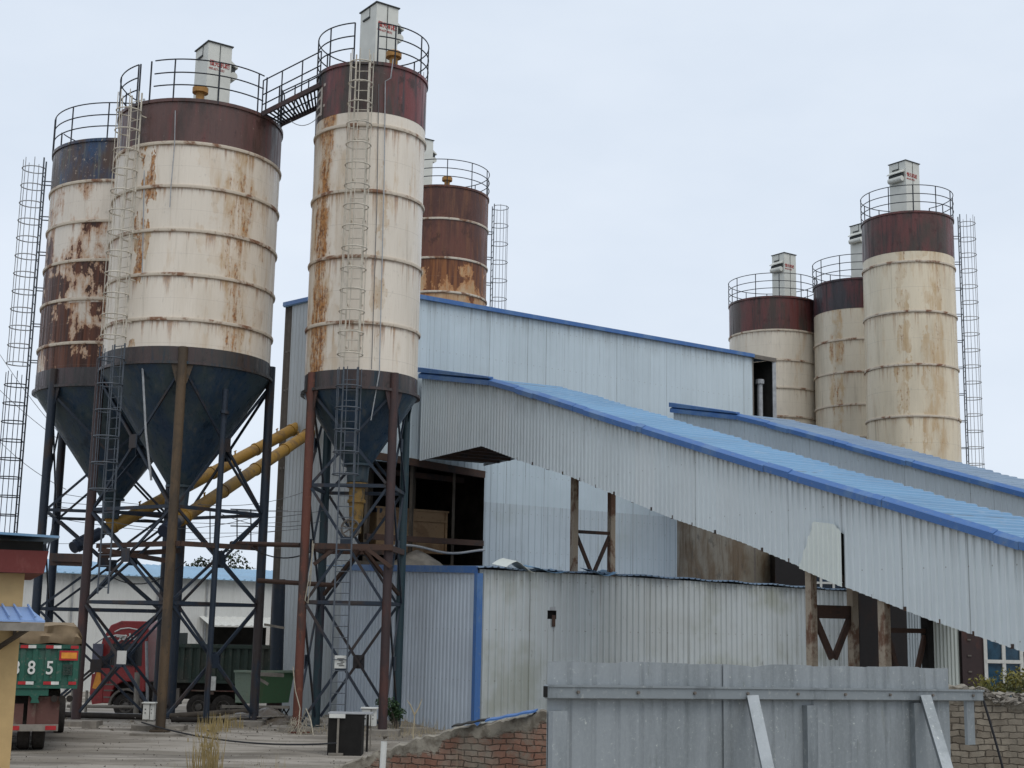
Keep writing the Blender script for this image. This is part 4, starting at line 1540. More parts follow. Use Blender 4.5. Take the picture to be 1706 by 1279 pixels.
mb = MB()
for a, b, w_, h_ in (((163, 909, 42), (300, 905, 39.4), .12, .14), ((300, 905, 39.4), (428, 913, 41.6), .10, .14), ((165, 925, 43), (300, 917, 44.2), .12, .16), ((165, 915, 41.6), (290, 936, 41), .1, .14),
                     ((86, 928, 45.2), (150, 930, 43.4), .16, .26), ((86, 938, 45.4), (150, 940, 43.6), .14, .14)):
    mb.beam(rel(*a), rel(*b), w_, h_)
mb.build('beam', M['beamrust'], pf)
mb = MB()
for (a, b) in (((385, 905, 42), (500, 908, 40.4)), ((430, 967, 42), (560, 975, 41.2))):
    mb.tube([rel(*a), rel(*b)], .07, 8)
mb.build('tie_pipe', M['beamrust'], pf, 40)
mb = MB()
for a, b in (((395, 848, 43), (395, 905, 43)), ((418, 848, 43), (418, 905, 43)), ((384, 848, 43), (430, 850, 43)), ((384, 876, 43), (430, 877, 43)), ((350, 846, 43), (350, 905, 43))):
    mb.tube([rel(*a), rel(*b)], .02, 5)
mb.build('handrail', M['rail'], pf, 40)
p3 = thing('leg_platform', 'short rusty platform between the legs of the narrow tall silo', 'platform', (X3, Y3, 0))
r3 = lambda x, y, Y: rel(x, y, Y, (X3, Y3, 0))
mb = MB()
for a, b in (((520, 909, 39.9), (655, 912, 39.5)), ((540, 918, 42.2), (672, 920, 42.2)), ((522, 912, 40), (540, 918, 42.1)), ((652, 914, 39.6), (671, 920, 42))):
    mb.beam(r3(*a), r3(*b), .10, .16)
for a, b in (((523, 940, 39.9), (560, 912, 39.8)), ((652, 945, 39.5), (612, 914, 39.6)), ((600, 915, 40.5), (540, 990, 42)), ((606, 915, 40.5), (664, 990, 42))):
    mb.beam(r3(*a), r3(*b), .08, .10)
mb.build('beam', M['beamrust'], p3)

# thin standpipe up the inner face of the big silo hopper
sp = thing('standpipe', 'thin dark standpipe with free top in front of the big silo hopper', 'pipe', tuple(at(345, 1110, 40.6)))
o0 = Vector(sp.location)
MB().tube([at(343, 1195, 40.6) - o0, at(376, 648, 40.2) - o0], .085, 10).build('pipe', M['navy'], sp, 40)
MB().tube([at(374, 689, 40.2) - o0, at(375, 684, 40.2) - o0], .13, 10).build('collar', M['navy'], sp, 40)

for pts, r_, mm, lb in (
        ([(292, 184, 39.4), (291, 240, 39.4), (285, 310, 39.4), (283, 345, 39.4)], .015, M['galvpipe'], 'pale cable hanging down the maroon band of the big cream silo'),
        ([(240, 165, 40.1), (244, 200, 39.9), (241, 300, 39.75), (238, 460, 39.7), (237, 600, 39.7), (243, 720, 39.9), (252, 800, 40)], .035, M['galvpipe'], 'thin fill pipe run down the left front of the big cream silo'),
        ([(655, 98, 39.35), (651, 130, 39.35), (642, 135, 39.33), (640, 300, 39.33), (632, 620, 39.35), (618, 700, 39.6)], .018, M['galvpipe'], 'thin pale cable run down the front of the narrow silo beside its ladder'),
        ([(631, 140, 39.33), (628, 340, 39.33), (619, 615, 39.33)], .012, M['greycable'], 'hairline cable right beside the ladder of the narrow silo'),
        ([(527, 180, 41.6), (523, 300, 41.6), (514, 500, 41.6)], .02, M['galvpipe'], 'pale conduit along the left edge of the narrow silo'),
        ([(706, 120, 41.5), (705, 150, 41.4), (703, 180, 41.4)], .012, M['galvpipe'], 'short loose wire at the upper right edge of the narrow silo')):
    o = MB().tube([at(*q) for q in pts], r_, 6).build('wall_cable', mm, None, 60)
    tag(o, lb, 'cable')

# ------------------------------------------------------------------ wires


def wire(a, b, sag, r=.012, mat=None, name='wire', label='thin dark wire strung across behind the silo legs', group='thin wires strung between legs and buildings', n=14):
    pts = []
    for i in range(n + 1):
        t = i / n
        p = a.lerp(b, t)
        p.z -= sag * 4 * t * (1 - t)
        pts.append(p)
    o = MB().tube(pts, r, 5).build(name, mat or M['greycable'], None, 60)
    return tag(o, label, 'wire', group)


for (a, b, s_) in (((90, 842, 48), (500, 868, 50), .3), ((90, 836, 48), (505, 852, 51), .1), ((80, 860, 49), (510, 880, 51), .35), ((100, 822, 50), (480, 850, 52), .2),
                   ((365, 860, 43), (540, 850, 42), .12), ((360, 852, 43.5), (535, 868, 42), .3), ((190, 870, 44), (435, 858, 43), .3), ((330, 840, 42), (505, 820, 50), .2), ((60, 905, 55), (500, 880, 55), .2)):
    wire(at(*a), at(*b), s_, .010)
for (a, b, s_) in (((-10, 575, 60), (165, 790, 48), .3), ((-10, 640, 60), (210, 800, 48), .3), ((-10, 725, 60), (110, 815, 48), .2)):
    wire(at(*a), at(*b), s_, .013, None, 'wire', 'faint wire slanting down from the left edge to the far left silo', 'wires slanting in from the left edge')
wire(at(483, 200, 41.2), at(530, 195, 41.2), .22, .012, M['galvpipe'], 'wire', 'loose pale wire drooping under the walkway bridge', None)
wire(at(410, 905, 41.5), at(520, 918, 40), .30, .02, M['cable'], 'drooping_cable', 'thick black cable drooping from the big silo leg to the narrow silo leg', None)
wire(at(185, 960, 43), at(310, 935, 42), .42, .018, M['cable'], 'drooping_cable', 'black cable drooping between the two left silo frames above the red truck', None)
wire(at(236, 1203, 39.2), at(560, 1238, 33), .22, .022, M['cable'], 'ground_cable', 'black cable trailing over the yard from the brown silo leg to the black cabinet', None)

# ------------------------------------------------------------------ trucks
M['cabred'] = steel_mat('dusty_red_cab_paint', (.25, .020, .020), (.17, .018, .018), (.20, .10, .08), 1.2, .42, .4, .8, 0, .5)
M['dumpgreen'] = steel_mat('dusty_dark_green_paint', (.028, .045, .036), (.05, .055, .045), (.10, .092, .075), 1.0, .75, .5, .4)
M['tailgreen'] = steel_mat('tailgate_green_paint', (.018, .095, .066), (.045, .09, .07), (.15, .15, .12), 1.4, .6, .45, .4)
M['tarp'] = plain('tan_tarpaulin', (.27, .20, .125), .8, 0, .2, .3, 2.5)
M['refred'] = plain('red_reflector', (.45, .03, .035), .4)
M['refwhite'] = plain('white_reflector', (.70, .70, .66), .4)
M['reforange'] = plain('orange_reflector', (.75, .30, .04), .4)
M['chassis'] = plain('dirty_chassis', (.035, .030, .026), .85, 0, .2, .4, 5)
M['mudboard'] = steel_mat('dusty_maroon_steel', (.12, .055, .045), (.17, .13, .10), (.08, .05, .04), 2, .75, .5, .8)


def wheel(parent, c, ax, r, w, dual=False):
    """tyre with hub; ax is the outward axle direction"""
    c, ax = Vector(c), Vector(ax)
    up = Vector((0, 0, 1))
    s = ax.cross(up)
    prof = [(r * .56, -w), (r * .9, -w * .99), (r * .985, -w * .8), (r, -w * .6), (r, -w * .15), (r * .985, -.02), (r * .88, .0), (r * .6, -.01), (r * .56, -.03)]
    n = 36

    def turn(prof):
        mb = MB()
        for q, h in prof:
            for k in range(n):
                a = 2 * PI * k / n
                p = c + s * math.cos(a) * q + up * math.sin(a) * q + ax * h
                mb.v.append(tuple(p))
        for i in range(len(prof) - 1):
            for k in range(n):
                mb.f.append((i * n + k, i * n + (k + 1) % n, (i + 1) * n + (k + 1) % n, (i + 1) * n + k))
        return mb
    t = turn(prof).build('wheel', M['rubber'], parent, 40)
    turn([(r * .56, -.03), (r * .52, -.02), (r * .48, -.10), (r * .28, -.12), (r * .26, -.03), (r * .12, -.01), (0, -.01)]).build('rim', M['rim'], t, 30)
    bb = MB()
    for k in range(8):
        a = 2 * PI * k / 8
        p = c + s * math.cos(a) * r * .36 + up * math.sin(a) * r * .36 - ax * .115
        bb.tube([p, p + ax * .05], .02, 6)
    bb.build('wheel_bolt', M['chassis'], t)
    return t


YR = 54.0
rt_p = at(150, 1190, YR)
RT = thing('dump_truck', 'red cabbed dump truck with dark green body parked side on behind the silo legs', 'truck', (rt_p.x, YR, gz(rt_p.x, YR)))
PXM = YR / 2330.0
# cab
side = [(.02, .55), (.0, 1.2), (.10, 2.1), (.28, 2.95), (.55, 3.45), (.95, 3.62), (1.90, 3.62), (2.0, 3.3), (2.0, 1.0), (1.80, 1.0), (1.72, 1.2), (1.45, 1.36), (1.15, 1.36), (.85, 1.2), (.72, .85), (.70, .55)]
mb = MB().prism([(x, 0, z) for x, z in side], (0, 2.35, 0))
cabo = mb.build('cab', M['cabred'], RT)
recalc(cabo)
bv = cabo.modifiers.new('soft_edges', 'BEVEL')
bv.width = .04
bv.segments = 2
MB().prism([(.58, -.010, 1.95), (.50, -.010, 2.1), (.66, -.010, 2.76), (1.80, -.010, 2.80), (1.82, -.010, 1.95)], (0, .008, 0)).build('side_window', M['glass'], cabo)
MB().prism([(.13, .2, 2.12), (.29, .2, 2.9), (.29, 2.15, 2.9), (.13, 2.15, 2.12)], (-.02, 0, .005)).build('windscreen', M['glass'], cabo)
dm = MB()
for a, b in (((.60, 1.25), (.74, 2.85)), ((.74, 2.85), (1.58, 2.86)), ((1.58, 2.86), (1.60, 1.4)), ((.58, 1.9), (1.6, 1.92))):
    dm.beam((a[0], -.008, a[1]), (b[0], -.008, b[1]), .02, .012)
dm.beam((.65, -.02, 1.75), (.8, -.02, 1.75), .03, .03)
dm.build('door', M['chassis'], cabo)
mr = MB()
mr.box(.02, .40, -.32, -.22, 1.95, 2.75)
mr.beam((.1, -.27, 2.75), (.3, .02, 2.95), .03)
mr.build('mirror', plain('grey_purple_mirror', (.11, .11, .15), .5), RT)
MB().prism([(.06, -.03, .5), (-.06, -.03, .9), (-.03, -.03, 1.62), (.28, -.03, 1.65), (.42, -.03, 1.2), (.42, -.03, .55)], (0, 2.4, 0)).build('front_bumper', M['cabred'], RT)
MB().prism([(.02, -.04, 1.10), (.16, -.04, 1.72), (.30, -.04, 1.66), (.36, -.04, 1.2), (.30, -.04, 1.04)], (0, .006, 0)).build('headlight', M['reforange'], RT)
st = MB()
for z in (.75, 1.0, 1.22):
    st.box(.46, .80, -.02, .3, z, z + .05)
st.build('step', M['roofgrey'], RT)
ar = MB()
cx = 1.30
for i in range(12):
    a0, a1 = PI * i / 12, PI * (i + 1) / 12
    p = [(cx + .64 * math.cos(a), z0 + .48 + .64 * math.sin(a)) for a, z0 in ((a0, 0), (a1, 0))]
    q = [(cx + .56 * math.cos(a), .48 + .56 * math.sin(a)) for a in (a0, a1)]
    ar.hexa([(p[0][0], -.04, p[0][1]), (p[1][0], -.04, p[1][1]), (p[1][0], .4, p[1][1]), (p[0][0], .4, p[0][1]), (q[0][0], -.04, q[0][1]), (q[1][0], -.04, q[1][1]), (q[1][0], .4, q[1][1]), (q[0][0], .4, q[0][1])])
recalc(ar.build('wheel_arch', M['roofgrey'], RT))
lt = MB()
for (a, b) in (((.62, 3.02), (.66, 2.95)), ((.80, 3.04), (1.06, 3.02)), ((1.06, 3.02), (.86, 2.84)), ((.93, 2.98), (1.12, 2.92)), ((1.16, 3.10), (1.12, 2.96)), ((1.20, 3.0), (1.36, 3.08)), ((1.30, 3.16), (1.34, 2.92)), ((1.40, 3.12), (1.50, 2.98)), ((1.46, 2.92), (1.58, 3.08))):
    lt.beam((a[0], -.012, a[1]), (b[0], -.012, b[1]), .022, .06, (1, 0, .3))
lt.build('lettering', M['refwhite'], cabo)
sv = MB()
sv.tube([(.72, -.006, 3.20), (.95, -.006, 3.32), (1.25, -.006, 3.36), (1.6, -.006, 3.30)], .025, 6)
sv.tube([(.35, -.006, 2.98), (.8, -.006, 3.08), (1.2, -.006, 3.06)], .03, 6)
sv.build('trim_stripe', M['refwhite'], cabo)
# chassis, body
MB().box(.5, 8.6, .35, 2.05, .75, 1.345).build('chassis', M['chassis'], RT)
tk = MB().box(2.3, 3.3, .02, .55, .55, 1.15)
tk.build('fuel_tank', M['roofgrey'], RT)
bd = MB()
bx0, bx1, bz0, bz1 = 2.9, 9.0, 1.35, 2.78
bd.box(bx0, bx1, 0, 2.4, bz0, bz0 + .12)
bd.box(bx0, bx1, 0, .08, bz0 + .12, bz1)
bd.box(bx0, bx1, 2.32, 2.4, bz0 + .12, bz1)
bd.box(bx0, bx0 + .08, .08, 2.32, bz0 + .12, bz1 + .42)
bd.box(bx1 - .08, bx1, .08, 2.32, bz0 + .12, bz1)
bdo = bd.build('dump_body', M['dumpgreen'], RT)
rb = MB()
x = bx0 + .1
while x < bx1 - .1:
    rb.box(x, x + .13, -.06, -.002, bz0 + .14, bz1 - .12)
    x += .30
rb.box(bx0, bx1, -.09, -.002, bz1 - .11, bz1 + .02)
rb.box(bx0, bx1, -.09, -.002, bz0 + .02, bz0 + .13)
rb.build('side_rib', M['dumpgreen'], bdo)
for xw in (1.30, (325 - 150) * PXM, (365 - 150) * PXM):
    wheel(RT, (xw, .02, .47), (0, -1, 0), .47, .30)
    wheel(RT, (xw, 2.33, .47), (0, 1, 0), .47, .30)
mg = MB()
mg.box(3.55, 5.6, -.02, .5, 1.06, 1.10)
mg.box(4.45, 4.60, -.02, .1, .95, 1.30)
mg.build('mudguard', M['mudboard'], RT)
tag_ = MB().box(4.50, 4.68, -.10, -.06, 1.10, 1.62)
tag_.build('hanging_tag', M['refwhite'], RT)

# green dump truck seen from behind
YG = 33.0
gp = at(121, 1250, YG)
GT = thing('dump_truck', 'green dump truck seen from behind with tan tarpaulin, partly hidden by the yellow hut', 'truck', (gp.x, YG, 0), R(18.6))
zz_ = lambda y: at(80, y, YG).z
W_ = 2.45
tb, tt = zz_(1146), zz_(1073)
bd = MB()
bd.box(-W_, 0, .10, 4.4, tb, tb + .1)
bd.box(-W_, -W_ + .06, .10, 4.4, tb + .1, tt)
bd.box(-.06, 0, .10, 4.4, tb + .1, tt)
bd.box(-W_, 0, 4.34, 4.4, tb + .1, tt + .3)
x = .25
while x < 4.3:
    bd.box(.002, .05, x, x + .10, tb + .08, tt - .08)
    x += .42
bd.build('dump_body', M['dumpgreen'], GT)
tg = MB()
tg.box(-W_, 0, .02, .09, tb, tt)
tgo = tg.build('tailgate', M['tailgreen'], GT)
tr = MB()
for i in range(9):
    x = -W_ + .08 + i * .27
    tr.box(x, x + .11, -.012, .018, tb + .16, tt - .10)
tr.box(-W_, 0, -.03, .018, tt - .09, tt)
tr.box(-W_, 0, -.03, .018, tb, tb + .08)
tr.box(-.12, 0, -.035, .018, tb, tt)
tr.build('tailgate_rib', M['tailgreen'], tgo)
for zc in (zz_(1077), zz_(1137)):
    x = -W_ + .05
    i = 0
    while x < -.15:
        MB().box(x, x + .17, -.045, -.033, zc - .035, zc + .035).build('reflector', M['refwhite' if i % 2 else 'refred'], tgo)
        x += .17 if i % 2 == 0 else .38
        i += 1
plx = lambda px: (px - 121) / 2330 * YG * 1.04
MB().box(plx(91), plx(119), -.05, -.03, zz_(1099), zz_(1083)).build('reflector_plate', M['refred'], tgo)
MB().box(plx(94), plx(117), -.06, -.05, zz_(1096), zz_(1086)).build('reflector_panel', M['reforange'], tgo)
for px, chx, sz, mm in ((22, '8', .42, 'refwhite'), (45, '8', .42, 'refwhite'), (72, '5', .42, 'refwhite'), (97, '国', .27, 'dumpgreen')):
    lettering(chx, sz, M[mm], tgo, face_frame((plx(px), -.036, zz_(1122)), (1, 0, 0)), 'lettering', .85, .006)
ub = MB()
ub.box(-W_, -.62, .0, .12, zz_(1158), tb - .01)
ub.prism([(-1.02, -.02, zz_(1158)), (-.82, -.02, zz_(1158)), (-.84, -.02, zz_(1163)), (-.80, -.02, zz_(1170)), (-1.0, -.02, zz_(1170)), (-.97, -.02, zz_(1163))], (0, .1, 0))
ub.build('rear_crossmember', M['tailgreen'], GT)
lp = MB()
for i in range(3):
    x = plx(88) + i * .17
    lp.tube([(x, .0, zz_(1163)), (x, .1, zz_(1163))], .075, 12)
lp.build('tail_lamp', M['chassis'], GT)
mbd = MB()
mbd.box(plx(62), plx(97), .16, .22, zz_(1208), zz_(1160))
mbd.box(-W_ + .1, plx(44), .16, .22, zz_(1208), zz_(1172))
mbd.build('mud_board', M['mudboard'], GT)
MB().box(plx(50), plx(62), .10, .2, zz_(1206), zz_(1158)).build('rear_post', M['mudboard'], GT)
lb_ = MB()
lb_.box(-W_ - .0, plx(97), .02, .12, zz_(1217), zz_(1206))
bb = lb_.build('rear_bumper', M['conc'], GT)
for xa_, xb_ in ((78, 94), (28, 40)):
    MB().box(plx(xa_), plx(xb_), .008, .018, zz_(1215), zz_(1208)).build('reflector', M['refred'], bb)
MB().box(-W_ + .3, -.35, .3, 6.0, zz_(1205), tb - .05).build('chassis', M['chassis'], GT)
for x, s in ((-.72, 1), (-1.05, 1), (-2.3, -1), (-1.97, -1)):
    wheel(GT, (x + s * .10, .72, .47), (s, 0, 0), .47, .28)
    wheel(GT, (x + s * .10, 2.05, .47), (s, 0, 0), .47, .28)
ta = MB()
nu, nv = 40, 14
for j in range(nv + 1):
    for i in range(nu + 1):
        u_, v_ = i / nu, j / nv
        x = -W_ - .03 + (W_ + .06) * u_
        y = -.05 + 4.5 * v_
        edge = min(1, 14 * min(u_, 1 - u_) + .45)
        z = tt + .02 + (zz_(1040) - tt) * edge * (1 if j else 0.0) + .022 * math.sin(u_ * 15 + v_ * 9) * (1 if 0 < u_ < 1 else .2)
        if j in (0, 1, 2, 3):
            hh = (zz_(1040) - tt) * edge
            y = (-.05, -.12, -.04, -.10)[j] + .03 * math.sin(u_ * 23 + j * 2)
            z = tt + .02 + hh * (0, .34, .56, .90)[j] + .02 * math.sin(u_ * 19 + j * 1.7)
        ta.v.append((x, y, z))
for j in range(nv):
    for i in range(nu):
        a = j * (nu + 1) + i
        ta.f.append((a, a + 1, a + nu + 2, a + nu + 1))
for sgn, col_ in ((1, nu), (0, 0)):
    b_ = len(ta.v)
    for j in range(nv + 1):
        p = ta.v[j * (nu + 1) + col_]
        ta.v.append((p[0], p[1], tt - .03))
    for j in range(nv):
        a = j * (nu + 1) + col_
        ta.f.append((a, a + nu + 1, b_ + j + 1, b_ + j))
tao = ta.build('tarpaulin', M['tarp'], GT, 80)
# short cab ahead of the body
cb = MB()
cb.prism([(-W_ + .1, 4.6, .6), (-W_ + .1, 4.6, 2.7), (-W_ + .1, 6.0, 2.7), (-W_ + .1, 6.4, 2.0), (-W_ + .1, 6.4, .6)], (W_ - .45, 0, 0))
recalc(cb.build('cab', M['cabred'], GT))
wheel(GT, (-.08, 5.6, .47), (1, 0, 0), .47, .28)
wheel(GT, (-W_ + .08, 5.6, .47), (-1, 0, 0), .47, .28)

# ------------------------------------------------------------------ green skip and other yard things
bp = at(392, 1172, 49.5)
M['bin_pale'] = steel_mat('pale_green_paint', (.22, .28, .22), (.25, .29, .22), (.12, .15, .11), 2, .6, .4, .3)  # paler green for the front panel and top rim
M['bin_dark'] = steel_mat('deep_green_paint', (.065, .14, .07), (.085, .14, .075), (.1, .1, .07), 2, .6, .4, .3)
sk = thing('waste_skip', 'green steel waste skip between the big silo right leg and the tall building', 'skip', (bp.x, 49.5, bp.z + .02))
h_ = 1.05
mb = MB().hexa([(0, 0, 0), (.62, -.05, 0), (1.7, .9, 0), (.9, 1.3, 0), (-.05, -.08, h_), (.68, -.12, h_), (1.85, .95, h_), (.9, 1.45, h_)])
mb.build('bin_body', M['bin_dark'], sk)
MB().hexa([(-.004, -.012, .02), (.60, -.062, .02), (.60, -.055, .02), (0, -.005, .02), (-.055, -.095, h_ - .02), (.66, -.135, h_ - .02), (.66, -.128, h_ - .02), (-.05, -.088, h_ - .02)]).build('pale_front_panel', M['bin_pale'], sk)
mb = MB()
mb.beam((-.08, -.12, h_ + .03), (.72, -.15, h_ + .03), .08, .08)
mb.beam((.72, -.15, h_ + .03), (1.9, .95, h_ + .03), .08, .08)
mb.build('top_rim', M['bin_pale'], sk)

gd = thing('angle_iron_stand', 'pale angle iron frame with slanting strut above the green skip', 'frame', tuple(at(440, 1127, 48.5)))
o0 = Vector(gd.location)
mb = MB()
mb.beam(at(418, 1122, 48.5) - o0, at(473, 1125, 48.5) - o0, .09, .12)
mb.beam(at(424, 1126, 48.5) - o0, at(447, 1140, 48.5) - o0, .07, .09)
mb.beam(at(440, 1040, 49.5) - o0, at(474, 1046, 49.5) - o0, .06, .08)
mb.build('rail', M['conc'], gd)
# dark column at the far left foot of the tall building
cl = thing('dark_column', 'thick dark steel column standing left of the tall building side wall', 'column', tuple(at(462, 1195, 50.5)))
o0 = Vector(cl.location)
MB().tube([at(458, 1200, 50.5) - o0, at(465, 965, 50.5) - o0], .23, 14).build('shaft', M['navy'], cl, 40)
MB().tube([at(457, 1198, 50.4) - o0, at(457, 1150, 50.4) - o0], .245, 14).build('foot_sleeve', M['dkred'], cl, 40)

# low pipes lying across the yard
for i, (a, b, r_, mm, lb) in enumerate((((100, 1180, 44.5), (236, 1180, 44.5), .06, 'galvpipe', 'pale pipe rail lying across the yard left of the white switch box'), ((100, 1190, 43.6), (262, 1196, 43.2), .09, 'chassis', 'thick dark pipe on the ground behind the left silo legs'),
                                         ((284, 1190, 44), (420, 1196, 43.6), .09, 'conc_dk', 'upper dark pipe on the ground under the big silo right leg'), ((286, 1200, 42.6), (418, 1200, 42.4), .08, 'chassis', 'lower dark pipe on the ground under the big silo right leg'))):
    p, q = at(*a), at(*b)
    p.z, q.z = gz(p.x, p.y) + r_ + .02, gz(q.x, q.y) + r_ + .02
    tag(MB().tube([p, q], r_, 10).build('yard_pipe', M[mm], None, 40), lb, 'pipe', 'pipes lying on the yard')
# guard rail in front of the red truck
gr = thing('guard_rail', 'low dusty guard rail standing in front of the red truck front wheel', 'guard rail', tuple(at(180, 1185, 46)))
o0 = Vector(gr.location)
mb = MB()
mb.tube([at(112, 1176, 46) - o0, at(236, 1178, 46) - o0], .05, 8)
mb.build('rail', M['conc'], gr, 40)
for px in (121, 145, 229):
    p = at(px, 1150, 46)
    mb = MB()
    mb.tube([Vector((p.x, 46, gz(p.x, 46) - .02)) - o0, at(px, 1150 if px < 200 else 1120, 46) - o0], .045 if px < 200 else .09, 8)
    mb.build('post', M['conc'], gr, 40)

lt_ = thing('lattice_rail', 'low dark lattice guard with pale top rail behind the big silo right leg', 'guard rail', tuple(at(425, 1198, 47.5)))
o0 = Vector(lt_.location)
mb = MB()
for i in range(13):
    x0 = 376 + i * 8
    mb.beam(at(x0, 1197, 47.5) - o0, at(x0 + 10, 1180, 47.5) - o0, .05, .04)
    mb.beam(at(x0 + 10, 1197, 47.52) - o0, at(x0, 1180, 47.52) - o0, .05, .04)
mb.build('lattice', M['black'], lt_)
MB().beam(at(370, 1177, 47.5) - o0, at(482, 1178, 47.5) - o0, .10, .09).build('top_rail', M['conc'], lt_)
pq = at(247, 1178, 46.2)
tag(MB().tube([Vector((pq.x, 46.2, gz(pq.x, 46.2))), at(245, 1120, 46.2), at(244, 1068, 46.2)], .05, 8).build('pale_pole', M['galvpipe'], None, 40), 'slim pale pole beside the red cab, left of the brown leg', 'pole')
mb = MB()
nn = 26
cx_, cy_ = plan(440, 1210, 43.0).x, 43.0
for j in range(nn + 1):
    for i in range(nn + 1):
        u_, v_ = i / nn * 2 - 1, j / nn * 2 - 1
        q = max(0, 1 - (u_ * u_ + v_ * v_))
        x, y = cx_ + u_ * 1.25, cy_ + v_ * .9
        mb.v.append((x, y, gz(x, y) - .04 + q * (.30 + .10 * math.sin(u_ * 7 + v_ * 4) + rnd.uniform(-.02, .02))))
for j in range(nn):
    for i in range(nn):
        a = j * (nn + 1) + i
        mb.f.append((a, a + 1, a + nn + 2, a + nn + 1))
M['soil'] = band_mat('brown_soil', (.115, .092, .068), (.075, .06, .045), (.17, .14, .11), 19, .5, 1)
tag(mb.build('soil_heap', M['soil'], None, 60), 'low brown heap of soil between the big silo right leg and the orange leg', 'heap')
# concrete pads and blocks
for (px, py, Y, sx, sy, h, lb) in ((133, 1220, 41.0, 1.1, .9, .14, 'broken concrete pad under the left leg of the big cream silo'), (150, 1220, 40.0, .42, .35, .2, 'small pale concrete block leaning on the pad of the left silo leg'),
                                   (264, 1218, 40.0, 1.5, .9, .14, 'rough concrete footing under the brown front leg of the big silo'), (265, 1226, 38.0, 1.5, .5, .06, 'thin slab of concrete on the yard in front of the brown silo leg'),
                                   (412, 1212, 42.0, .9, .8, .14, 'dusty concrete footing under the right leg of the big silo'), (492, 1224, 40.2, .9, .9, .14, 'concrete footing under the orange rusted leg of the narrow silo'), (640, 1226, 39.6, .9, .9, .16, 'concrete footing under the dark red leg of the narrow silo'),
                                   (690, 1222, 41.0, 1.1, .5, .12, 'concrete kerb block beside the green bush')):
    p = at(px, py, Y)
    mb = MB()
    n = 10
    pts = []
    for i in range(n):
        a = 2 * PI * i / n
        q = max(abs(math.cos(a)), abs(math.sin(a)))
        pts.append((p.x + math.cos(a) / q * sx / 2 * rnd.uniform(.9, 1.05), Y + math.sin(a) / q * sy / 2 * rnd.uniform(.9, 1.05)))
    z = gz(p.x, Y)
    mb.prism([(x, y, z - .05) for x, y in pts], (0, 0, h + .05))
    o = mb.build('concrete_block', M['conc'])
    recalc(o)
    tag(o, lb, 'concrete block', 'concrete footings and blocks')

# rubble strewn round the feet of the silos
mb = MB()
for _ in range(420):
    if rnd.random() < .6:
        x, y = rnd.gauss(-6.3, 1.6), rnd.gauss(42.6, 1.0)
    else:
        x, y = rnd.gauss(-10, 3), rnd.gauss(41.5, 1.6)
    s = rnd.uniform(.02, .11)
    z = gz(x, y)
    p = [Vector((x + rnd.uniform(-1, 1) * s, y + rnd.uniform(-1, 1) * s, z + rnd.uniform(.0, 1.2) * s)) for _ in range(4)]
    mb.f += [tuple(len(mb.v) + q for q in t_) for t_ in ((0, 1, 2), (0, 3, 1), (1, 3, 2), (2, 3, 0))]
    mb.v += [tuple(q) for q in p]
stuff(mb.build('rubble', M['conc']), 'small rubble strewn round the feet of the silos', 'rubble')
mb = MB()
for _ in range(1500):
    px, Y = rnd.uniform(20, 700), rnd.uniform(27.5, 44)
    x = plan(px, 1200, Y).x
    s = rnd.choice((.008, .012, .012, .018, .03))
    z = gz(x, Y)
    p = [Vector((x + rnd.uniform(-1, 1) * s, Y + rnd.uniform(-1, 1) * s, z + rnd.uniform(.0, 1.3) * s)) for _ in range(4)]
    mb.f += [tuple(len(mb.v) + q for q in t_) for t_ in ((0, 1, 2), (0, 3, 1), (1, 3, 2), (2, 3, 0))]
    mb.v += [tuple(q) for q in p]
stuff(mb.build('gravel', M['conc_dk']), 'loose gravel and crumbs of concrete scattered over the yard', 'gravel')
# planks
mb = MB()
for i in range(7):
    p = at(rnd.uniform(395, 470), rnd.uniform(1204, 1214), 42.5)
    a = rnd.uniform(-.3, .3)
    z = gz(p.x, p.y) + .05 + .03 * i
    mb.beam((p.x - .5 * math.cos(a), p.y - .5 * math.sin(a), z), (p.x + .5 * math.cos(a), p.y + .5 * math.sin(a), z + rnd.uniform(-.03, .12)), .10, .03)
tag(mb.build('plank_heap', M['conc']), 'heap of dusty broken boards left of the orange rusted leg', 'boards')

# white switch box on the brown silo leg
def swbox(label, px0, px1, py0, py1, Y, post=None):
    a, b = at(px0, py1, Y), at(px1, py0, Y)
    t = thing('switch_box', label, 'electric box', tuple(a))
    w_, h_ = b.x - a.x, b.z - a.z
    MB().box(0, w_, 0, .22, 0, h_).build('case', M['white'], t)
    d = MB().box(w_ * .04, w_ * .60, -.03, -.002, h_ * .04, h_ * .96).build('door', M['white'], t)
    q = MB()
    q.box(w_ * .62, w_ * .66, -.012, -.001, 0, h_)
    for zf in (.62, .4):
        q.box(w_ * .2, w_ * .3, -.04, -.031, h_ * zf, h_ * (zf + .06))
        q.box(w_ * .75, w_ * .82, -.01, -.001, h_ * zf, h_ * (zf + .05))
    q.build('handle', M['chassis'], t)
    MB().box(-.03, w_ + .03, -.06, .25, h_ + .002, h_ + .03).build('rain_hood', M['white'], t)
    if post:
        zb_ = gz(a.x, Y) - a.z - .02
        MB().box(w_ * .38, w_ * .52, -.10, -.04, zb_, h_ * .8).build('post', M['black'], t)
        MB().box(w_ * .60, w_ * .68, .05, .1, zb_, 0).build('stake', M['conc'], t)
    return t


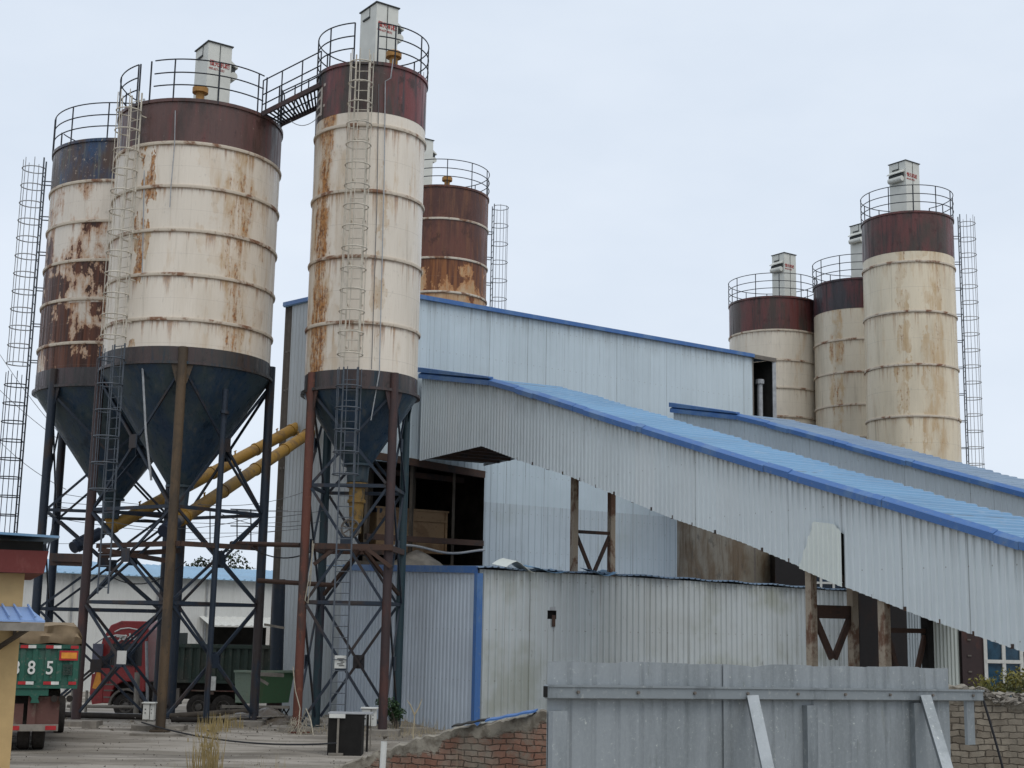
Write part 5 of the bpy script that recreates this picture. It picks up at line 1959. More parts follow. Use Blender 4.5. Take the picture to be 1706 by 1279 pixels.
swbox('white switch box fixed low on the brown leg of the big cream silo', 237, 257, 1172, 1199, 39.1)
swbox('white meter box on a black post beside the black cabinet', 602, 627, 1181, 1209, 34.6, True)
for (x0, x1, y0, y1, Y, mm, lb) in ((194, 211, 1084, 1106, 39.55, 'white', 'white plate tied to the left brace crossing of the big cream silo'), (557, 579, 1092, 1113, 39.15, 'white', 'white notice plate on the ladder side of the narrow silo lower brace crossing')):
    a, b = at(x0, y1, Y), at(x1, y0, Y)
    tag(MB().box(a.x, b.x, Y, Y + .02, a.z, b.z).build('notice_plate', M[mm]), lb, 'plate')
mb = MB()
a, b = at(559, 1110, 39.14), at(577, 1096, 39.14)
for i in range(5):
    z = b.z + (a.z - b.z) * (i + .4) / 5
    mb.box(a.x + .04 + .05 * (i % 3), b.x - .05 - .04 * (i % 2), 39.135, 39.148, z - .008, z + .008)
o = mb.build('handwriting', M['chassis'])
for q in bpy.data.objects:
    if q.name.startswith('notice_plate') and 'narrow' in q.get('label', ''):
        o.parent = q

# black cabinet
ca, cb_ = at(545, 1250, 33.3), at(604, 1190, 33.3)
ct = thing('cabinet', 'soot black steel cabinet with pale top strip and stake, between the narrow silo front legs', 'cabinet', (ca.x, 33.3, 0))
w_, h_ = cb_.x - ca.x, cb_.z
MB().box(0, w_, 0, .55, 0, h_).build('casing', M['black'], ct)
MB().box(-.02, w_ + .22, -.02, .57, h_ + .002, h_ + .025).build('top_board', M['galvpipe'], ct)
MB().box(.02, w_ * .5, -.05, -.02, h_ - .09, h_ + .0).build('label_strip', M['white'], ct)
MB().box(w_ * .27, w_ * .33, -.045, -.005, .0, h_ - .1).build('stake', M['conc'], ct)
MB().box(w_ * .05, w_ * .48, -.14, -.02, -.02, .06).build('foot_block', M['conc'], ct)

# ropes on the orange leg
for pts, lb in (([(521, 900, 39.7), (518, 960, 39.75), (513, 1005, 39.8), (508, 1000, 39.8), (517, 950, 39.75), (523, 905, 39.7)], 'pale rope looped over the platform beam and hanging down the orange leg'),
                ([(488, 1110, 39.7), (492, 1150, 39.7), (500, 1180, 39.6), (497, 1210, 39.5), (503, 1232, 39.0)], 'frayed rope trailing down the left side of the orange leg to the ground'),
                ([(505, 1195, 39.6), (510, 1180, 39.5), (518, 1200, 39.3), (522, 1225, 38.8), (530, 1236, 38.3)], 'pale hose kinked at the foot of the orange leg')):
    tag(MB().tube([at(*q) for q in pts], .016, 6).build('rope', M['rope'], None, 60), lb, 'rope')
mb = MB()
for i in range(60):
    a0 = rnd.uniform(483, 512)
    y0 = rnd.uniform(1190, 1225)
    p = at(a0, y0, rnd.uniform(38.9, 39.7))
    q = p + Vector((rnd.gauss(0, .12), rnd.gauss(0, .1), -rnd.uniform(.1, .35)))
    m_ = (p + q) / 2 + Vector((rnd.gauss(0, .05), 0, .03))
    mb.tube([p, m_, q], .007, 4)
tag(mb.build('rope_tangle', M['rope']), 'tangle of frayed rope strands round the foot of the orange leg', 'rope')

# ------------------------------------------------------------------ yellow hut
M['hutwall'] = plain('yellow_render', (.52, .36, .17), .85, 0, .25, .14, 3)
M['hutred'] = steel_mat('faded_red_board', (.16, .035, .03), (.20, .06, .05), (.12, .04, .035), 2, .7, .4, .5)
M['awnblue'] = sheet_mat('pale_blue_awning', (.24, .36, .60), (.21, .32, .54), (.15, .2, .3), .3, seed=71)
YH = 22.0
hx = at(30, 1100, YH).x
hut = thing('gate_hut', 'yellow rendered hut with dark red roof board and small blue awning at the left edge', 'hut', (hx, YH, 0), R(21.0))
zh = lambda y, x=30: at(x, y, YH).z
MB().box(-4, 0, 0, 4, -.1, zh(955)).build('wall', M['hutwall'], hut)
wd = lambda px: (px - 30) / 2330 * YH / 1.06
MB().hexa([(-4.2, -.30, zh(955) + .003), (wd(60), -.30, zh(955) + .003), (wd(60), 4.2, zh(955) + .003), (-4.2, 4.2, zh(955) + .003), (-4.2, -.36, zh(918)), (wd(65), -.36, zh(918)), (wd(65), 4.3, zh(918)), (-4.2, 4.3, zh(918))]).build('fascia_board', M['hutred'], hut)
rfm = MB()
rfm.hexa([(-4.2, -.62, zh(884)), (wd(80), -.55, zh(897)), (wd(84), 4.6, zh(897) + .15), (-4.2, 4.6, zh(884) + .15), (-4.2, -.62, zh(884) + .04), (wd(80), -.55, zh(897) + .035), (wd(84), 4.6, zh(897) + .19), (-4.2, 4.6, zh(884) + .19)])
rfm.build('roof', M['roof_blue'], hut)
MB().box(-4.2, wd(56), -.2, 4.1, zh(918) + .003, zh(902)).build('roof_void_shade', M['dark_in'], hut)  # dark box stands in for the shade under the roof
aw = MB()
aw.hexa([(-2.0, -.70, zh(1034)), (wd(66), -.62, zh(1036)), (wd(40), -.004, zh(1014)), (-2.0, -.004, zh(1012)), (-2.0, -.70, zh(1034) + .03), (wd(66), -.62, zh(1036) + .03), (wd(40), -.004, zh(1014) + .03), (-2.0, -.004, zh(1012) + .03)])
awo = aw.build('awning', M['awnblue'], hut)
ab = MB()
for px in (-12, 8, 27, 50):
    ab.beam((wd(px), -.66, zh(1033) + .055), (wd(px) - .1, -.02, zh(1013) + .055), .025, .03)
ab.build('awning_seam', M['awnblue'], awo)
MB().box(-2.0, wd(65), -.70, -.64, zh(1050), zh(1037)).build('awning_lip', M['conc'], hut)
st = MB()
st.beam((wd(40), -.6, zh(1046)), (wd(-5), -.01, zh(1080)), .06)
st.box(wd(18), wd(24), -.06, -.004, zh(1062), zh(1046))
st.build('awning_strut', M['conc_dk'], hut)

# ------------------------------------------------------------------ hoarding
k = NT('splashed_galvanised_sheet')
v = k.obj()
a = k.noise(k.scale(v, (3, 3, .5)), 1.2, 5, .65)
b = k.noise(v, 34, 5, .72)
c = k.noise(k.scale(v, (9, 9, 1.6)), 1.3, 5, .7)
w3 = k.noise(v, 11, 6, .75, .5)
col = k.mix(k.ramp(a, .38, .64), (.285, .31, .325), (.215, .237, .247))
col = k.mix(k.math('MULTIPLY', k.ramp(b, .45, .60), .18), col, (.36, .39, .39))
col = k.mix(k.math('MULTIPLY', k.ramp(w3, .62, .66), .5), col, (.46, .49, .48))
col = k.mix(k.math('MULTIPLY', k.ramp(b, .645, .685), .8), col, (.58, .60, .57))
col = k.mix(k.math('MULTIPLY', k.ramp(c, .58, .75), .5), col, (.13, .145, .13))
col = k.mix(k.math('MULTIPLY', k.ramp(k.noise(k.scale(v, (2, 2, .4)), 1.5, 5, .7), .62, .74), .4), col, (.20, .20, .13))
k.bump(b, .2, .01)
M['galv'] = k.done(col, k.math('ADD', k.math('MULTIPLY', a, .35), .35), .25, .5)
M['galvrail'] = steel_mat('galvanised_rail', (.235, .26, .272), (.18, .20, .21), (.36, .38, .37), 3, .45, .4, .3, .3)
F0 = plan(912, 1150, 9.65)
fen = thing('site_hoarding', 'paint splashed galvanised sheet hoarding with rail and slanting braces in the foreground', 'fence', (F0.x, F0.y, 0))
fs = lambda x, y=1150: on_wall(x, y, F0, U)
ztL, ztR = fs(915, 1102)[1], fs(1575, 1113)[1]
sR_ = fs(1577, 1113)[0]
ztop = lambda s: ztL + (ztR - ztL) * s / sR_
HP = ((0, 0), (.78, 0), (.84, 1), (.94, 1), (1, 0))
for s0, s1, off in ((0, fs(1207)[0], 0.0), (fs(1203)[0], sR_, .014)):
    mb = MB()
    sheet(mb, O, U, -V, s0, s1, lin(.75), lambda s: ztop(s) + .003 * math.sin(s * 9) + (.006 if int(s / .645) % 2 else 0) - .03 * max(0, 1 - abs(s - 1.98) * 9), .215, -.012, HP, off)
    o = mb.build('panel', M['galv'], fen)
    sm = o.modifiers.new('thickness', 'SOLIDIFY')
    sm.thickness = .003
zr1, zr0 = fs(903, 1140)[1], fs(903, 1163)[1]
sl_, sr2 = fs(903)[0], fs(1627)[0]
zrr1, zrr0 = fs(1625, 1149)[1], fs(1625, 1167)[1]
mb = MB()
for (d0, d1, za, zb_, zc, zd) in ((.015, .022, zr0, zr1, zrr0, zrr1), (.015, .075, zr1 - .006, zr1, zrr1 - .006, zrr1), (.015, .075, zr0, zr0 + .006, zrr0, zrr0 + .006)):
    mb.hexa([tuple(U * sl_ - V * d1 + ZV * za), tuple(U * sr2 - V * d1 + ZV * zc), tuple(U * sr2 - V * d0 + ZV * zc), tuple(U * sl_ - V * d0 + ZV * za),
             tuple(U * sl_ - V * d1 + ZV * zb_), tuple(U * sr2 - V * d1 + ZV * zd), tuple(U * sr2 - V * d0 + ZV * zd), tuple(U * sl_ - V * d0 + ZV * zb_)])
mb.v, mb.f = [], []
mb.hexa([tuple(U * sl_ - V * .07 + ZV * zr0), tuple(U * sr2 - V * .07 + ZV * zrr0), tuple(U * sr2 - V * .018 + ZV * zrr0), tuple(U * sl_ - V * .018 + ZV * zr0),
         tuple(U * sl_ - V * .07 + ZV * zr1), tuple(U * sr2 - V * .07 + ZV * zrr1), tuple(U * sr2 - V * .018 + ZV * zrr1), tuple(U * sl_ - V * .018 + ZV * zr1)])
ro = mb.build('rail', M['galvrail'], fen)
bvr = ro.modifiers.new('soft_edges', 'BEVEL')
bvr.width = .006
for i in range(9):
    sb = sl_ + .25 + i * (sr2 - sl_ - .4) / 8.0
    zb_c = zr0 + (zrr0 - zr0) * (sb - sl_) / (sr2 - sl_)
    hh = (zr1 - zr0)
    MB().tube([U * sb - V * .071 + ZV * (zb_c + hh * .5), U * sb - V * .084 + ZV * (zb_c + hh * .5)], .012, 6).build('bolt', M['roofgrey'], ro)
lipm = MB()
lipm.hexa([tuple(U * sl_ - V * .082 + ZV * (zr1 - .012)), tuple(U * sr2 - V * .082 + ZV * (zrr1 - .012)), tuple(U * sr2 - V * .072 + ZV * (zrr1 - .012)), tuple(U * sl_ - V * .072 + ZV * (zr1 - .012)),
           tuple(U * sl_ - V * .082 + ZV * (zr1 + .003)), tuple(U * sr2 - V * .082 + ZV * (zrr1 + .003)), tuple(U * sr2 - V * .072 + ZV * (zrr1 + .003)), tuple(U * sl_ - V * .072 + ZV * (zr1 + .003))])
lipm.build('rail_lip', M['galvrail'], fen)
endm = MB()
endm.obox(U * (sl_ - .003) - V * .044, U, V, .008, .04, zr0 + .01, zr1 - .01)
endm.build('open_end_shade', M['black'], fen)  # black plate painted as the shade inside the hollow rail
for x0, x1, lbl in ((1334, 1351, None), (1512, 1530, None), (912, 936, None)):
    s0, s1 = fs(x0)[0], fs(x1)[0]
    pm = MB().obox(U * (s0 + s1) / 2 - V * .04, U, V, s1 - s0, .05, .75, min(zr0, zrr0) + .02 - .024)
    pm.build('post', M['galvrail'] if x0 > 1000 else M['galv'], fen)
for x0, y0, x1, y1 in ((1236, 1161, 1275, 1262), (1524, 1160, 1572, 1262)):
    s0, z0 = fs(x0, y0)
    a_ = U * (s0 + .02) - V * .09 + ZV * z0
    # foot stands forward of the hoarding
    foot = at(x1, y1, (F0 + U * s0).y - .42) - F0
    d = (foot - a_)
    e = a_ + d * (z0 - .75) / max(z0 - foot.z, .01)
    bm_ = MB().beam(a_, e, .085, .055, (0, 1, 0))
    bo = bm_.build('brace', M['galv'], fen)
sE, zE = fs(1609, 1166)
MB().obox(U * sE - V * .03, U, V, .10, .03, fs(1609, 1240)[1], zE).build('hanging_strip', M['galvrail'], fen)

# ------------------------------------------------------------------ brick wall
wall_px = [(540, 1290, 14.6), (575, 1274, 14.5), (640, 1252, 14.4), (700, 1232, 14.2), (760, 1215, 14.0), (830, 1202, 13.8), (897, 1188, 13.6), (912, 1186, 13.6), (1100, 1180, 13.5), (1560, 1155, 13.4), (1578, 1146, 13.4), (1640, 1147, 13.4), (1655, 1156, 13.4), (1706, 1160, 13.4), (1790, 1165, 13.4)]
k = NT('weathered_brick')
at_ = k.n('ShaderNodeAttribute', attribute_name='wall_uv')
top_ = k.n('ShaderNodeAttribute', attribute_name='below_top')
uv = at_.outputs['Vector']
wob = k.noise(uv, 3, 4, .6)
wv = k.n('ShaderNodeVectorMath', operation='ADD')
k.t.links.new(uv, wv.inputs[0])
cmb = k.n('ShaderNodeCombineXYZ')
k.put(cmb.inputs[1], k.math('MULTIPLY', k.math('SUBTRACT', wob, .5), .09))
k.put(cmb.inputs[0], k.math('MULTIPLY', k.math('SUBTRACT', k.noise(uv, 5, 3), .5), .08))
k.t.links.new(cmb.outputs[0], wv.inputs[1])
brk = k.n('ShaderNodeTexBrick')
k.t.links.new(wv.outputs[0], brk.inputs['Vector'])
brk.inputs['Scale'].default_value = 1
brk.inputs['Brick Width'].default_value = .15
brk.inputs['Row Height'].default_value = .059
brk.inputs['Mortar Size'].default_value = .008
brk.inputs['Mortar Smooth'].default_value = 1.0
brk.inputs['Color1'].default_value = (.27, .235, .185, 1)
brk.inputs['Color2'].default_value = (.155, .13, .10, 1)
brk.inputs['Mortar'].default_value = (.095, .08, .064, 1)
ux = k.sep(uv)[0]
redz = k.math('MULTIPLY', k.math('SUBTRACT', 1.0, k.ramp(ux, 2.3, 3.0)), k.ramp(k.noise(uv, 1.4, 4, .6), .34, .52))
col = k.mix(k.math('MULTIPLY', redz, .6), brk.outputs['Color'], k.mix(brk.outputs['Fac'], (.24, .085, .05), (.08, .045, .035)))
col = k.mix(k.math('MULTIPLY', k.ramp(k.noise(uv, 9, 5, .7), .5, .7), .5), col, (.13, .10, .075))
plas = k.math('ADD', top_.outputs['Fac'], k.math('MULTIPLY', k.math('SUBTRACT', k.noise(uv, 2.2, 6, .7), .5), .55))
pf_ = k.math('SUBTRACT', 1.0, k.ramp(plas, .09, .14))
pcol = k.mix(k.ramp(k.noise(uv, 6, 6, .7), .4, .62), (.26, .235, .19), (.13, .112, .088))
smear = k.ramp(k.noise(uv, 2.1, 8, .78), .48, .60)
col = k.mix(k.math('MULTIPLY', smear, .75), col, k.mix(k.noise(uv, 8, 4), (.25, .22, .175), (.14, .12, .095)))
col = k.mix(pf_, col, pcol)
hgt = k.math('ADD', k.math('MULTIPLY', k.math('SUBTRACT', 1.0, brk.outputs['Fac']), k.math('SUBTRACT', 1.0, pf_)), k.math('MULTIPLY', pf_, 1.4))
k.bump(k.math('ADD', hgt, k.math('MULTIPLY', k.noise(uv, 14, 5, .7), .7)), .8, .02)
M['brick'] = k.done(col, .92, 0, .2)


def wall_top(px):
    return interp([(p[0], p[1]) for p in wall_px], px)


mb = MB()
uvs, dts = [], []
N = 260
NV = 14
x0_, x1_ = 540, 1790
prev = None
run = 0
grid = []
jw = 0.0
for i in range(N + 1):
    px = x0_ + (x1_ - x0_) * i / N
    Y = interp([(p[0], p[2]) for p in wall_px], px)
    t = at(px, wall_top(px), Y)
    if prev is not None:
        run += (Vector((t.x, t.y)) - prev).length
    prev = Vector((t.x, t.y))
    jw = jw * .72 + rnd.uniform(-.014, .014)
    jag = jw + (rnd.uniform(-.018, .006) if rnd.random() < .25 else 0)
    zt_ = t.z + jag
    row = []
    zb_ = gz(t.x, t.y) - .2
    for j in range(NV + 1):
        f = j / NV
        z = zt_ + (zb_ - zt_) * f
        dd = rnd.uniform(-.012, .012) + .01 * math.sin(i * .37 - j * .8)
        row.append(len(mb.v))
        mb.v.append((t.x, t.y + dd, z))
        uvs.append((run, z, 0))
        dts.append(zt_ - z)
    for (dy, z, d_) in ((.10, zt_ + .015, 0), (.25, zt_ - .02, 0), (.27, zb_, 1)):
        row.append(len(mb.v))
        mb.v.append((t.x, t.y + dy, z))
        uvs.append((run, z if d_ else z + dy, 0))
        dts.append(d_)
    grid.append(row)
for i in range(N):
    A_, B_ = grid[i], grid[i + 1]
    for j in range(NV):
        mb.f.append((A_[j], A_[j + 1], B_[j + 1], B_[j]))
    mb.f += [(A_[0], B_[0], B_[NV + 1], A_[NV + 1]), (A_[NV + 1], B_[NV + 1], B_[NV + 2], A_[NV + 2]), (A_[NV + 2], B_[NV + 2], B_[NV + 3], A_[NV + 3])]
mb.f.append(tuple(grid[0][:NV + 1]) + (grid[0][NV + 3], grid[0][NV + 2], grid[0][NV + 1]))
bw = mb.build('brick_wall', M['brick'], None, 60)
q = bw.data.attributes.new('wall_uv', 'FLOAT_VECTOR', 'POINT')
q.data.foreach_set('vector', [c for u_ in uvs for c in u_])
q = bw.data.attributes.new('below_top', 'FLOAT', 'POINT')
q.data.foreach_set('value', dts)
tag(bw, 'broken brick wall with plastered sloping top running behind the hoarding', 'wall')

# crumbled masonry at the right end of the wall
mb = MB()
for _ in range(90):
    px = rnd.uniform(1600, 1712)
    p = at(px, wall_top(px) + rnd.uniform(-2, 16), 13.35)
    s = rnd.uniform(.015, .05)
    vs = [p + Vector((rnd.uniform(-1, 1) * s * 1.4, rnd.uniform(-.6, 1.2) * s, rnd.uniform(-.7, .7) * s)) for _ in range(6)]
    b0 = len(mb.v)
    mb.v += [tuple(x) for x in vs]
    for t_ in ((0, 1, 2), (0, 2, 3), (0, 3, 4), (0, 4, 1), (5, 2, 1), (5, 3, 2), (5, 4, 3), (5, 1, 4)):
        mb.f.append(tuple(b0 + x for x in t_))
stuff(mb.build('crumbled_masonry', M['conc']), 'crumbled mortar and brick bits on the right end of the brick wall', 'rubble')
wire(at(1633, 1150, 13.2), at(1672, 1285, 13.15), -.02, .012, M['cable'], 'wall_wire', 'rusty black wire hanging down the right end of the brick wall', None)
pv = at(640, 1234, 12.0)
pp = thing('marker_post', 'short white plastic pipe standing in front of the sloping brick wall', 'post', (pv.x, 12, gz(pv.x, 12)))
MB().tube([(-.03, 0, 0), (0, 0, pv.z - gz(pv.x, 12))], .026, 14).build('pipe', M['white'], pp, 40)
MB().tube([(0, 0, pv.z - gz(pv.x, 12)), (0, 0, pv.z - gz(pv.x, 12) + .006)], .028, 14).build('pipe_rim', M['conc'], pp, 40)

# ------------------------------------------------------------------ plants
M['leaf'] = plain('dark_green_leaf', (.030, .075, .022), .55, 0, .4, .45, 9)
M['hedge'] = plain('yellow_green_leaf', (.19, .17, .03), .6, 0, .35, .55, 5)
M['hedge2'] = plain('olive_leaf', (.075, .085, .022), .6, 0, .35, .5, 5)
M['straw'] = plain('dry_straw', (.36, .28, .13), .85, 0, .2, .35, 6)
M['straw2'] = plain('pale_dry_stalk', (.40, .34, .23), .85, 0, .2, .35, 6)
bu = at(663, 1205, 40.4)
bush = thing('bush', 'small dark green bush at the foot of the narrow silo right leg', 'bush', (bu.x, 40.4, gz(bu.x, 40.4)))
mb = MB()
cs = []
for i in range(9):
    e = Vector((rnd.gauss(0, .2), rnd.gauss(0, .15), rnd.uniform(.35, .95)))
    mb.tube([(0, 0, 0), e * .5 + Vector((.02, 0, .05)), e], [.018, .012, .005], 5)
    cs.append((tuple(e), rnd.uniform(.13, .22)))
mb.build('stem', M['bark'], bush)
mb = MB()
leaf_cloud(mb, cs, 1100, .038, .55)
mb.build('foliage', M['leaf'], bush)

hg = thing('hedge', 'yellow green clipped hedge behind the right end of the brick wall', 'hedge', tuple(at(1670, 1150, 16.5)))
hl = Vector(hg.location)
cs = []
for i in range(34):
    px = rnd.uniform(1612, 1745)
    top = interp([(1612, 1140), (1640, 1128), (1665, 1126), (1690, 1116), (1745, 1118)], px)
    cs.append((tuple(at(px, top + rnd.uniform(6, 26), rnd.uniform(16, 17)) - hl), rnd.uniform(.07, .14)))
mb = MB()
leaf_cloud(mb, cs, 1500, .022, .5)
mb.build('foliage', M['hedge'], hg)
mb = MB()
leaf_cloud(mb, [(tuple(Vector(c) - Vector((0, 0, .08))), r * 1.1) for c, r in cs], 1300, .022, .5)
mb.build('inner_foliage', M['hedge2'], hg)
mb = MB()
for c, r in cs[::2]:
    mb.tube([Vector((c[0], c[1], gz(hl.x, hl.y) - hl.z)), Vector(c)], [.012, .004], 5)
mb.build('stem', M['bark'], hg)


def tuft(mb, x, y, z, n, h, spread, w, lean=.25):
    for _ in range(n):
        a = rnd.uniform(0, 6.28)
        b = Vector((x + rnd.gauss(0, spread), y + rnd.gauss(0, spread), z))
        hh = h * rnd.uniform(.45, 1.05)
        t = b + Vector((math.cos(a) * hh * rnd.uniform(0, lean), math.sin(a) * hh * rnd.uniform(0, lean), hh))
        m_ = b.lerp(t, .55) + Vector((0, 0, hh * .05))
        s = Vector((w, 0, 0))
        mb.poly([b - s, b + s, m_ + s * .7, m_ - s * .7])
        mb.poly([m_ - s * .7, m_ + s * .7, t])


# tall tufts
for (px, Y, h, n, lb) in ((347, 27.5, 1.08, 150, 'tall yellow tuft of dry weeds in front of the big cream silo'), (352, 39.5, .62, 80, 'smaller clump of yellow weeds beside the dark pipes under the big silo'), (384, 41, .5, 50, 'low yellowing weeds by the right leg footing of the big silo')):
    p = plan(px, 1250, Y)
    mb = MB()
    tuft(mb, p.x, Y, gz(p.x, Y) - .05, n, h, .13 if h > 1 else .2, .006 if h > 1 else .009)
    if h > 1:
        for _ in range(60):
            q = Vector((p.x + rnd.gauss(0, .10), Y + rnd.gauss(0, .1), gz(p.x, Y) + rnd.uniform(.6, 1.05)))
            s = .035
            mb.poly([q - Vector((.008, 0, s)), q + Vector((.012, 0, -s)), q + Vector((.008, 0, s)), q - Vector((.012, 0, -s))])
    tag(mb.build('weed_tuft', M['straw']), lb, 'weeds', 'dry weed tufts')
mb = MB()
for _ in range(60):
    px = rnd.uniform(290, 480)
    Y = rnd.uniform(24.0, 27.5)
    p = plan(px, 1260, Y)
    tuft(mb, p.x, Y, gz(p.x, Y) - .05, 4, rnd.uniform(.3, .75), .05, .004, .15)
for _ in range(70):
    px = rnd.uniform(570, 790)
    Y = rnd.uniform(13.0, 13.5)
    p = plan(px, 1260, Y)
    tuft(mb, p.x, Y, gz(p.x, Y) - .05, 2, max(at(px, wall_top(px) + rnd.uniform(-10, 45), Y).z - gz(p.x, Y), .1), .03, .002, .06)
for _ in range(50):
    px = rnd.uniform(560, 760)
    Y = rnd.uniform(38, 41)
    p = plan(px, 1230, Y)
    tuft(mb, p.x, Y, gz(p.x, Y) - .03, 5, rnd.uniform(.1, .3), .1, .005, .5)
for _ in range(150):
    px = rnd.uniform(470, 760)
    Y = rnd.uniform(39.5, 43.5)
    p = plan(px, 1210, Y)
    tuft(mb, p.x, Y, gz(p.x, Y) - .03, 5, rnd.uniform(.06, .22) + (.25 if px > 640 and rnd.random() < .5 else 0), .12, .006, .6)
for _ in range(60):
    px = rnd.uniform(60, 470)
    Y = rnd.uniform(39, 46)
    p = plan(px, 1210, Y)
    tuft(mb, p.x, Y, gz(p.x, Y) - .03, 3, rnd.uniform(.05, .16), .12, .006, .7)
stuff(mb.build('dry_grass', M['straw2']), 'thin dry grass stalks along the yard edge and the sloping brick wall', 'grass')
dsk = at(688, 1245, 18)
mb = MB()
pts = [(688, 1246), (689, 1215), (691, 1190)]
mb.tube([at(x, y, 18) for x, y in pts], [.012, .010, .008], 6)
mb.tube([at(x, y, 18) for x, y in ((691, 1192), (684, 1175), (678, 1166))], [.012, .008, .004], 5)
mb.tube([at(x, y, 18) for x, y in ((691, 1190), (698, 1178), (703, 1164))], [.012, .008, .004], 5)
b_ = at(688, 1246, 18)
mb.tube([Vector((b_.x, 18, gz(b_.x, 18))), b_], [.022, .02], 6)
tag(mb.build('dead_sapling', M['straw2']), 'bare forked dead sapling standing in front of the green bush', 'sapling')

# ------------------------------------------------------------------ worker
M['skin'] = plain('skin', (.38, .22, .15), .6, 0, .35, .08, 6)
M['jacket'] = plain('purple_grey_workwear', (.075, .065, .115), .85, 0, .2, .35, 9)
M['trousers'] = plain('navy_trousers', (.03, .035, .055), .85, 0, .2, .35, 9)
M['helmet'] = plain('red_helmet', (.42, .03, .03), .35, 0, .5, .1, 5)


def skin_mesh(name, verts, edges, radii, mat, parent):
    me = bpy.data.meshes.new(name)
    me.from_pydata(verts, edges, [])
    me.materials.append(mat)
    o = bpy.data.objects.new(name, me)
    COL.objects.link(o)
    o.parent = parent
    sk_ = o.modifiers.new('skin', 'SKIN')
    if not me.skin_vertices:
        bpy.context.view_layer.objects.active = o
        o.select_set(True)
    lay = me.skin_vertices[0] if me.skin_vertices else None
    if lay:
        for i, r in enumerate(radii):
            lay.data[i].radius = (r, r) if not isinstance(r, tuple) else r
        lay.data[0].use_root = True
    sub = o.modifiers.new('smooth', 'SUBSURF')
    sub.levels = sub.render_levels = 1
    sk_.use_smooth_shade = True
    return o


wp = at(281, 1197, 48.0)
per = thing('person', 'worker in red helmet and purple grey jacket behind the brown silo leg', 'person', (wp.x, 48.0, gz(wp.x, 48.0)), R(-70))
# local frame: facing -y
J = dict(pel=(0, 0, .93), sp=(0, .01, 1.15), ch=(0, 0, 1.33), nk=(0, .0, 1.47), hd=(0, -.02, 1.56), cr=(0, -.01, 1.66), chin=(0, -.08, 1.53))
V_, E_, R_, ix = [], [], [], {}


def jn(k_, p, r, par=None):
    ix[k_] = len(V_)
    V_.append(p)
    R_.append(r)
    if par:
        E_.append((ix[par], ix[k_]))


jn('pel', J['pel'], (.14, .10))
jn('sp', J['sp'], (.13, .09), 'pel')
jn('ch', J['ch'], (.15, .10), 'sp')
jn('nk', J['nk'], .055, 'ch')
jn('hd', J['hd'], (.075, .09), 'nk')
jn('cr', J['cr'], (.07, .085), 'hd')
jn('nose', (0, -.125, 1.57), .016, 'hd')
for s, nm in ((-1, 'l'), (1, 'r')):
    jn(nm + 'sh', (s * .19, .0, 1.40), .06, 'ch')
    jn(nm + 'el', (s * .24, .02, 1.12), .045, nm + 'sh')
    jn(nm + 'wr', (s * .22, -.12, .92), .03, nm + 'el')
    jn(nm + 'pm', (s * .21, -.16, .86), .032, nm + 'wr')
    for f in range(4):
        jn(nm + 'f%d' % f, (s * .21 + (f - 1.5) * .018, -.19, .815 + .006 * abs(f - 1.5)), .009, nm + 'pm')
        jn(nm + 'g%d' % f, (s * .21 + (f - 1.5) * .018, -.185, .775 + .008 * abs(f - 1.5)), .008, nm + 'f%d' % f)
    jn(nm + 'th', (s * .17, -.18, .85), .010, nm + 'wr')
    jn(nm + 'hp', (s * .10, 0, .88), .085, 'pel')
    jn(nm + 'kn', (s * .11, -.02, .49), .06, nm + 'hp')
    jn(nm + 'an', (s * .12, .02, .09), .042, nm + 'kn')
    jn(nm + 'to', (s * .13, -.17, .04), .036, nm + 'an')
skin_mesh('body', V_, E_, R_, M['skin'], per)
jk = skin_mesh('jacket', [J['pel'], J['sp'], J['ch'], (0, 0, 1.43), (-.19, 0, 1.40), (-.24, .02, 1.12), (-.225, -.09, .96), (.19, 0, 1.40), (.24, .02, 1.12), (.225, -.09, .96)],
               [(0, 1), (1, 2), (2, 3), (2, 4), (4, 5), (5, 6), (2, 7), (7, 8), (8, 9)], [(.17, .13), (.16, .12), (.18, .13), .075, .085, .065, .052, .085, .065, .052], M['jacket'], per)
tr_ = skin_mesh('trousers', [(0, 0, .95), (-.10, 0, .88), (-.11, -.02, .49), (-.12, .02, .10), (.10, 0, .88), (.11, -.02, .49), (.12, .02, .10)], [(0, 1), (1, 2), (2, 3), (0, 4), (4, 5), (5, 6)],
                [(.16, .12), .105, .08, .065, .105, .08, .065], M['trousers'], per)
mb = MB()
mb.lathe([(.155, 1.625), (.15, 1.64), (.135, 1.70), (.10, 1.765), (.05, 1.79), (0, 1.795)], 20)
mb.prism([(-.09, -.12, 1.628), (.09, -.12, 1.628), (.07, -.21, 1.615), (-.07, -.21, 1.615)], (0, 0, .012))
mb.build('helmet', M['helmet'], per, 40)
mb = MB()
for s in (-1, 1):
    mb.lathe([(.001, 1.587), (.012, 1.581), (.012, 1.577), (.001, 1.572)], 8, (s * .034, -.098))
mb.box(-.024, .024, -.106, -.094, 1.518, 1.526)
mb.build('face', M['black'], per)

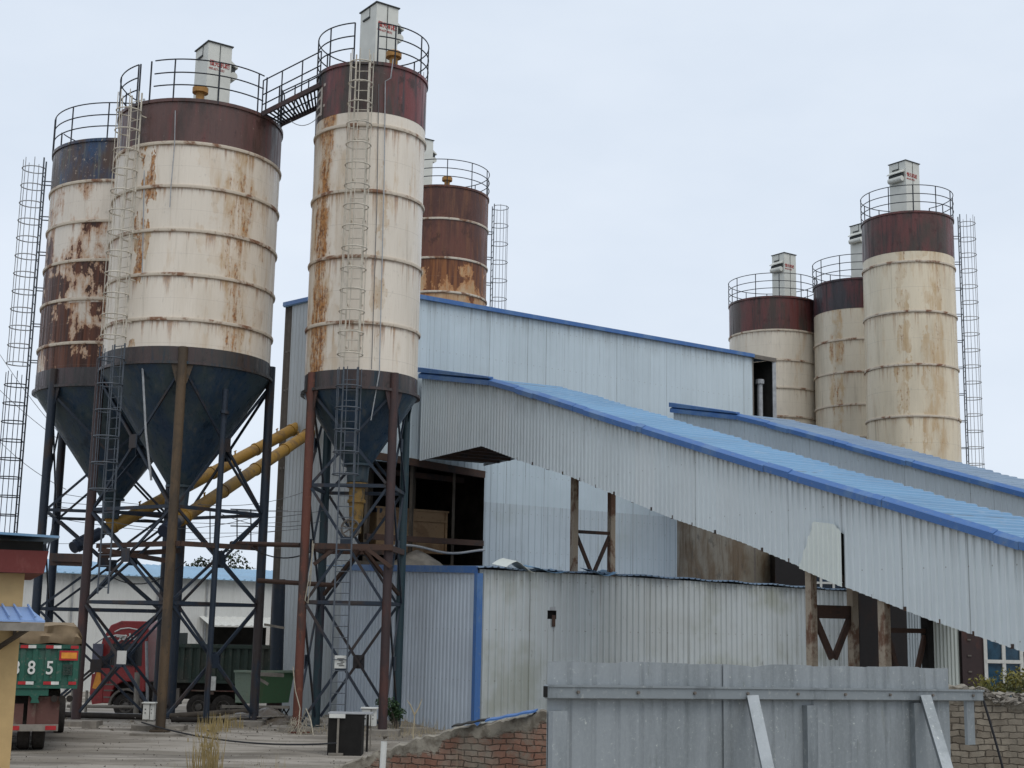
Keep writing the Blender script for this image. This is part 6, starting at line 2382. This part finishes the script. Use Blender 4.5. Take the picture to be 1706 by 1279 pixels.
# ------------------------------------------------------------------ light and sky
SUN_EL, SUN_AZ = R(58), R(150)
w = bpy.data.worlds.new("World")
S.world = w
w.use_nodes = True
nt = w.node_tree
bg = nt.nodes['Background']
sky = nt.nodes.new('ShaderNodeTexSky')
sky.sky_type = 'NISHITA'
sky.sun_disc = False
sky.sun_elevation = SUN_EL
sky.sun_rotation = SUN_AZ
tc = nt.nodes.new('ShaderNodeTexCoord')
mp = nt.nodes.new('ShaderNodeMapping')
mp.inputs['Scale'].default_value = (1.2, 1.2, 3.0)
nt.links.new(tc.outputs['Generated'], mp.inputs['Vector'])
nz = nt.nodes.new('ShaderNodeTexNoise')
nz.inputs['Scale'].default_value = 1.6
nz.inputs['Detail'].default_value = 5
nz.inputs['Roughness'].default_value = .58
nt.links.new(mp.outputs[0], nz.inputs['Vector'])
cr = nt.nodes.new('ShaderNodeValToRGB')
cr.color_ramp.elements[0].position = .36
cr.color_ramp.elements[0].color = (.655, .735, .845, 1)
cr.color_ramp.elements[1].position = .62
cr.color_ramp.elements[1].color = (.74, .81, .905, 1)
nt.links.new(nz.outputs['Fac'], cr.inputs[0])
sc_ = nt.nodes.new('ShaderNodeMix')
sc_.data_type = 'RGBA'
sc_.blend_type = 'MULTIPLY'
sc_.inputs['Factor'].default_value = 1
nt.links.new(cr.outputs[0], sc_.inputs[6])
sc_.inputs[7].default_value = (10, 10, 10, 1)
mx = nt.nodes.new('ShaderNodeMix')
mx.data_type = 'RGBA'
mx.inputs['Factor'].default_value = .95      # closed cloud deck over the clear sky
nt.links.new(sky.outputs[0], mx.inputs[6])
nt.links.new(sc_.outputs[2], mx.inputs[7])
nt.links.new(mx.outputs[2], bg.inputs['Color'])
bg.inputs['Strength'].default_value = .1

sd = bpy.data.lights.new('sun', 'SUN')
sd.energy = 1.2
sd.angle = R(40)
sd.color = (1, .96, .90)
so = bpy.data.objects.new('sun', sd)
COL.objects.link(so)
dirv = Vector((math.sin(SUN_AZ) * math.cos(SUN_EL), math.cos(SUN_AZ) * math.cos(SUN_EL), math.sin(SUN_EL)))
so.rotation_euler = dirv.to_track_quat('Z', 'Y').to_euler()

S.view_settings.view_transform = 'Standard'
S.view_settings.look = 'None'
S.view_settings.exposure = .12
S.view_settings.gamma = 1
S.cycles.max_bounces = 6
